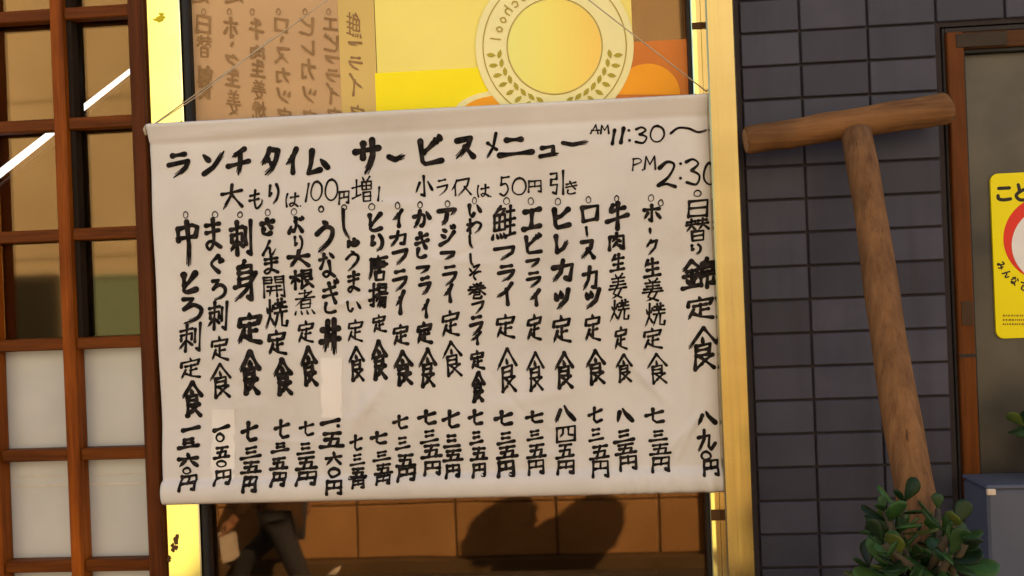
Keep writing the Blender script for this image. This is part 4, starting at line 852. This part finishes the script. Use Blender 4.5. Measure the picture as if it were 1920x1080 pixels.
TP = [(1672, 958), (1722, 1030), (1780, 1020), (1634, 1045), (1675, 1030), (1652, 938), (1690, 922), (1655, 1000), (1700, 985), (1758, 935), (1790, 965), (1765, 985), (1812, 1000), (1660, 1050), (1700, 1060), (1770, 1050),
      (1740, 1010), (1642, 1080), (1735, 1085), (1790, 1095), (1690, 1110)]
rg = random.Random(3)
tips = [at(px+(rg.uniform(-6, 6)), py+20, JY+rg.uniform(-.09, .09)) for px, py in TP]
jade('jade_plant', 'bushy dark green jade plant in front of the mallet handle', base, tips, .10, .15, 4, .046)
zs_ = base.z-.15
ps = thing('plant_stand', 'small wooden stand under the bushy jade plant', 'stand', (base.x, base.y, 0))
m_ = MB(); m_.box((base.x-.14, base.y-.12, zs_-.022), (base.x+.14, base.y+.12, zs_-.001), .003); m_.build('top', M['frame_wood_x'], ps)
for sx in (-1, 1):
    for sy in (-1, 1):
        m_ = MB(); m_.box((base.x+sx*.115-.012, base.y+sy*.095-.012, 0), (base.x+sx*.115+.012, base.y+sy*.095+.012, zs_-.0225), .002); m_.build('leg', M['frame_wood'], ps)

# blue grey bin with a second plant on it
BY = -.10
bx0 = at(1850, 1000, BY).x; bz1 = at(1880, 910, BY).z
M['bin'] = mottled('blue_grey_plastic', (.070, .080, .118), (.092, .102, .146), 9, .5, spec=.2, b=.05)
bn = thing('storage_bin', 'blue grey plastic storage bin in front of the grey door', 'bin', (bx0+.2, BY+.03, 0))
m_ = MB(); m_.box((bx0+.004, BY, 0), (bx0+.42, -.016, bz1-.008), .004); m_.build('body', M['bin'], bn)
m_ = MB(); m_.box((bx0+.002, BY-.001, bz1-.0075), (bx0+.422, -.015, bz1), .003); m_.build('lid', M['bin'], bn)
m_ = MB(); q = at(1855, 921, BY-.006); m_.box((q.x-.005, BY-.010, q.z-.006), (q.x+.009, BY-.0045, q.z+.004), .001); m_.build('latch', flat('pale_latch', (.6, .5, .42), .5), bn)
b2 = Vector((bx0+.16, -.058, bz1+.075))
t2 = [at(1921, 800, -.07), at(1952, 770, -.09), at(1990, 770, -.06), at(2010, 810, -.08)]
jade('jade_plant', 'smaller jade plant standing on the blue grey storage bin', b2, t2, .038, .074, 9, .048)

# ------------------------------------------------------------------ behind the camera: what the glass mirrors and what shades the far wall
def bush(name, label, c, rx, rz, seed):
    rg = random.Random(seed); t = thing(name, label, 'shrub', (c.x, c.y, 0))
    m_ = MB()
    for k in range(1500):
        while True:
            v = Vector((rg.uniform(-1, 1), rg.uniform(-1, 1), rg.uniform(-1, 1)))
            if .2 < v.length < 1: break
        v = v.normalized()*(v.length**.35)
        p = c+Vector((v.x*rx, v.y*rx, v.z*rz)); n = (v+Vector((rg.uniform(-.6, .6), rg.uniform(-.6, .6), rg.uniform(-.6, .6)))).normalized()
        a = n.orthogonal().normalized(); b = n.cross(a); s = rg.uniform(.03, .055)
        m_.quad(p+a*s, p+b*s*.6, p-a*s, p-b*s*.6)
    m_.build('foliage', M['leaf'], t)
    m_ = MB(); m_.tube([(c.x, c.y, .2), (c.x+.01, c.y, c.z)], .02, 8); m_.build('stem', M['stem'], t)
    m_ = MB(); m_.lathe((c.x, c.y, 0), [(.13, 0), (.18, .26), (.2, .26), (.2, .3), (.17, .3)]); m_.build('pot', M['terracotta'], t, True)
for i, (px, py, rx, rz) in enumerate(((935, 1000, .20, .17), (1090, 1004, .22, .20), (1015, 1062, .34, .17))):  # unseen shrubs, added only to throw rounded shadows on the far wall
    x, z = mir(px, py); p = Vector((x, WY, z)); k = (-2.25-WY)/SUN.y; c = p+SUN*k
    bush('shade_shrub', ('unseen round potted shrub added to shade the far wall, nearer the window', 'unseen taller potted shrub added to shade the far wall, nearer the door', 'unseen low wide potted shrub added to join the two shadows on the far wall')[i], c, rx, rz, 20+i)

def skin_body(name, joints, edges, mat, parent, levels=2):
    me = bpy.data.meshes.new(name); me.from_pydata([j[0] for j in joints], edges, [])
    o = bpy.data.objects.new(name, me); COL.objects.link(o); o.parent = parent; o.matrix_parent_inverse = Matrix.Translation(parent.location).inverted()
    sk = o.modifiers.new('skin', 'SKIN')
    if not me.skin_vertices: me.attributes.new('skin_vertices', 'FLOAT', 'POINT')
    for v, j in zip(me.skin_vertices[0].data, joints): v.radius = (j[1], j[2]); v.use_root = False
    me.skin_vertices[0].data[0].use_root = True; sk.use_smooth_shade = True
    sb = o.modifiers.new('smooth', 'SUBSURF'); sb.levels = levels; sb.render_levels = levels
    me.materials.append(mat); return o

PY = -3.86; VP = 2*YG-PY
def pj(px, py, dy=0): p = at(px, py, VP); return Vector((p.x, PY+dy, p.z))
hip = pj(530, 962)
ped = thing('person', 'person in a brown coat and dark jeans striding past, mirrored in the window glass', 'person', (hip.x, PY, -1))
M['skin'] = flat('skin', (.42, .24, .16), .55); M['coat'] = mottled('brown_coat', (.06, .032, .014), (.10, .055, .025), 20, .85)
M['jeans'] = mottled('dark_jeans', (.022, .028, .045), (.045, .052, .075), 60, .85); M['hair'] = flat('dark_hair', (.02, .014, .01), .5); M['shoe'] = flat('dark_shoe', (.03, .028, .026), .5)
H = hip
def q(x, y, z): return H+Vector((x, y, z))
# x forward is negative (walking to the left)
neck, head = q(-.02, 0, .56), q(-.05, 0, .70)
hj = [(q(0, 0, .42), .10, .08), (neck, .055, .055), (q(-.035, 0, .62), .06, .065), (head, .078, .095), (q(-.05, 0, .79), .06, .075), (q(-.125, 0, .685), .012, .014), (q(-.03, .08, .70), .012, .02), (q(-.03, -.08, .70), .012, .02)]
he = [(0, 1), (1, 2), (2, 3), (3, 4), (3, 5), (3, 6), (3, 7)]
def hand(hj, he, w, d, side, i0):
    hj.append((w, .024, .03)); k = len(hj)-1; he.append((i0, k))
    pm = w+d*.055; hj.append((pm, .022, .036)); he.append((k, k+1))
    for n_, (off, l) in enumerate(((-.03, .06), (-.01, .07), (.01, .066), (.03, .05))):
        a = pm+d*.035+Vector((off*.6, side*off, 0)); b = a+d*l*.5+Vector((-.012, 0, -.004)); c = b+d*l*.3+Vector((-.02, 0, .004))
        i = len(hj); hj += [(a, .009, .009), (b, .0085, .0085), (c, .0075, .0075)]; he += [(k+1, i), (i, i+1), (i+1, i+2)]
    a = w+d*.03+Vector((-.035, 0, .0)); i = len(hj); hj += [(a, .011, .011), (a+d*.035+Vector((-.012, 0, 0)), .009, .009)]; he += [(k, i), (i, i+1)]
arm = []
for side, elb, wr in ((1, q(-.10, .24, .20), q(-.24, .24, .03)), (-1, q(.16, -.22, .22), q(.10, -.24, .02))):
    sh = q(0, side*.18, .48); i = len(hj); hj.append((sh, .045, .05)); he.append((0, i)); hj.append((elb, .038, .038)); he.append((i, i+1))
    hand(hj, he, wr, (wr-elb).normalized(), side, i+1); arm.append((sh, elb, wr))
skin_body('body', hj, he, M['skin'], ped)
cj = [(q(0, 0, .05), .135, .17), (q(0, 0, -.12), .14, .18), (q(0, 0, .22), .125, .165), (q(0, 0, .42), .13, .19), (q(-.01, 0, .53), .07, .085)]
ce = [(0, 1), (0, 2), (2, 3), (3, 4)]
for sh, elb, wr in arm:
    i = len(cj); cj += [(sh, .07, .07), (elb, .058, .058), (elb.lerp(wr, .92), .046, .046)]; ce += [(3, i), (i, i+1), (i+1, i+2)]
skin_body('coat', cj, ce, M['coat'], ped)
tj = [(q(0, 0, -.02), .12, .15)]; te = []
for side, kn, an, toe in ((-1, q(-.33, -.10, -.36), q(-.44, -.10, -.76), q(-.62, -.10, -.86)), (1, q(.15, .10, -.44), q(.44, .10, -.78), q(.36, .10, -.90))):
    i = len(tj); tj += [(q(-.02*side*0, side*.095, -.06), .095, .095), (kn, .068, .068), (an, .05, .05)]; te += [(0, i), (i, i+1), (i+1, i+2)]
    skin_body('shoe', [(an+Vector((.01, 0, -.03)), .05, .045), (an.lerp(toe, .5)+Vector((0, 0, -.03)), .05, .045), (toe, .03, .04)], [(0, 1), (1, 2)], M['shoe'], ped)
skin_body('trousers', tj, te, M['jeans'], ped)
skin_body('hair', [(q(-.02, 0, .76), .09, .098), (q(.03, 0, .70), .06, .088), (q(.04, 0, .62), .04, .06)], [(0, 1), (1, 2)], M['hair'], ped)
# paper bag in the leading hand and a pale umbrella
a = arm[0][2]+(arm[0][2]-arm[0][1]).normalized()*.085+Vector((0, 0, -.075))
bag = thing('paper_bag', 'white paper bag carried by the striding person, mirrored in the window glass', 'bag', (a.x, a.y, a.z-.12))
m_ = MB(); m_.v += [tuple(a+Vector(p)) for p in ((-.05, -.03, .06), (.05, -.03, .05), (.055, .03, .05), (-.05, .03, .06), (-.015, -.045, -.13), (.06, -.045, -.11), (.06, .045, -.11), (-.015, .045, -.13))]
m_.f += [(4, 5, 6, 7), (0, 1, 5, 4), (1, 2, 6, 5), (2, 3, 7, 6), (3, 0, 4, 7)]; m_.build('sack', M['patch'], bag)
m_ = MB(); m_.tube([a+Vector((-.03, 0, .055)), a+Vector((-.02, 0, .12)), a+Vector((.02, 0, .12)), a+Vector((.03, 0, .05))], .004, 6); m_.build('handle', M['cord'], bag)
a, b = pj(656, 1040, .24), pj(560, 1125, .24)
um = thing('furled_umbrella', 'pale furled umbrella carried low by the striding person', 'umbrella', tuple(b))
m_ = MB(); m_.tube([a, a.lerp(b, .1), a.lerp(b, .6), b], [.006, .020, .024, .012], 10); m_.build('canopy', M['patch'], um, True)
m_ = MB(); m_.tube([b, b+(b-a).normalized()*.12], .009, 8); m_.build('handle', M['frame_dark'], um, True)
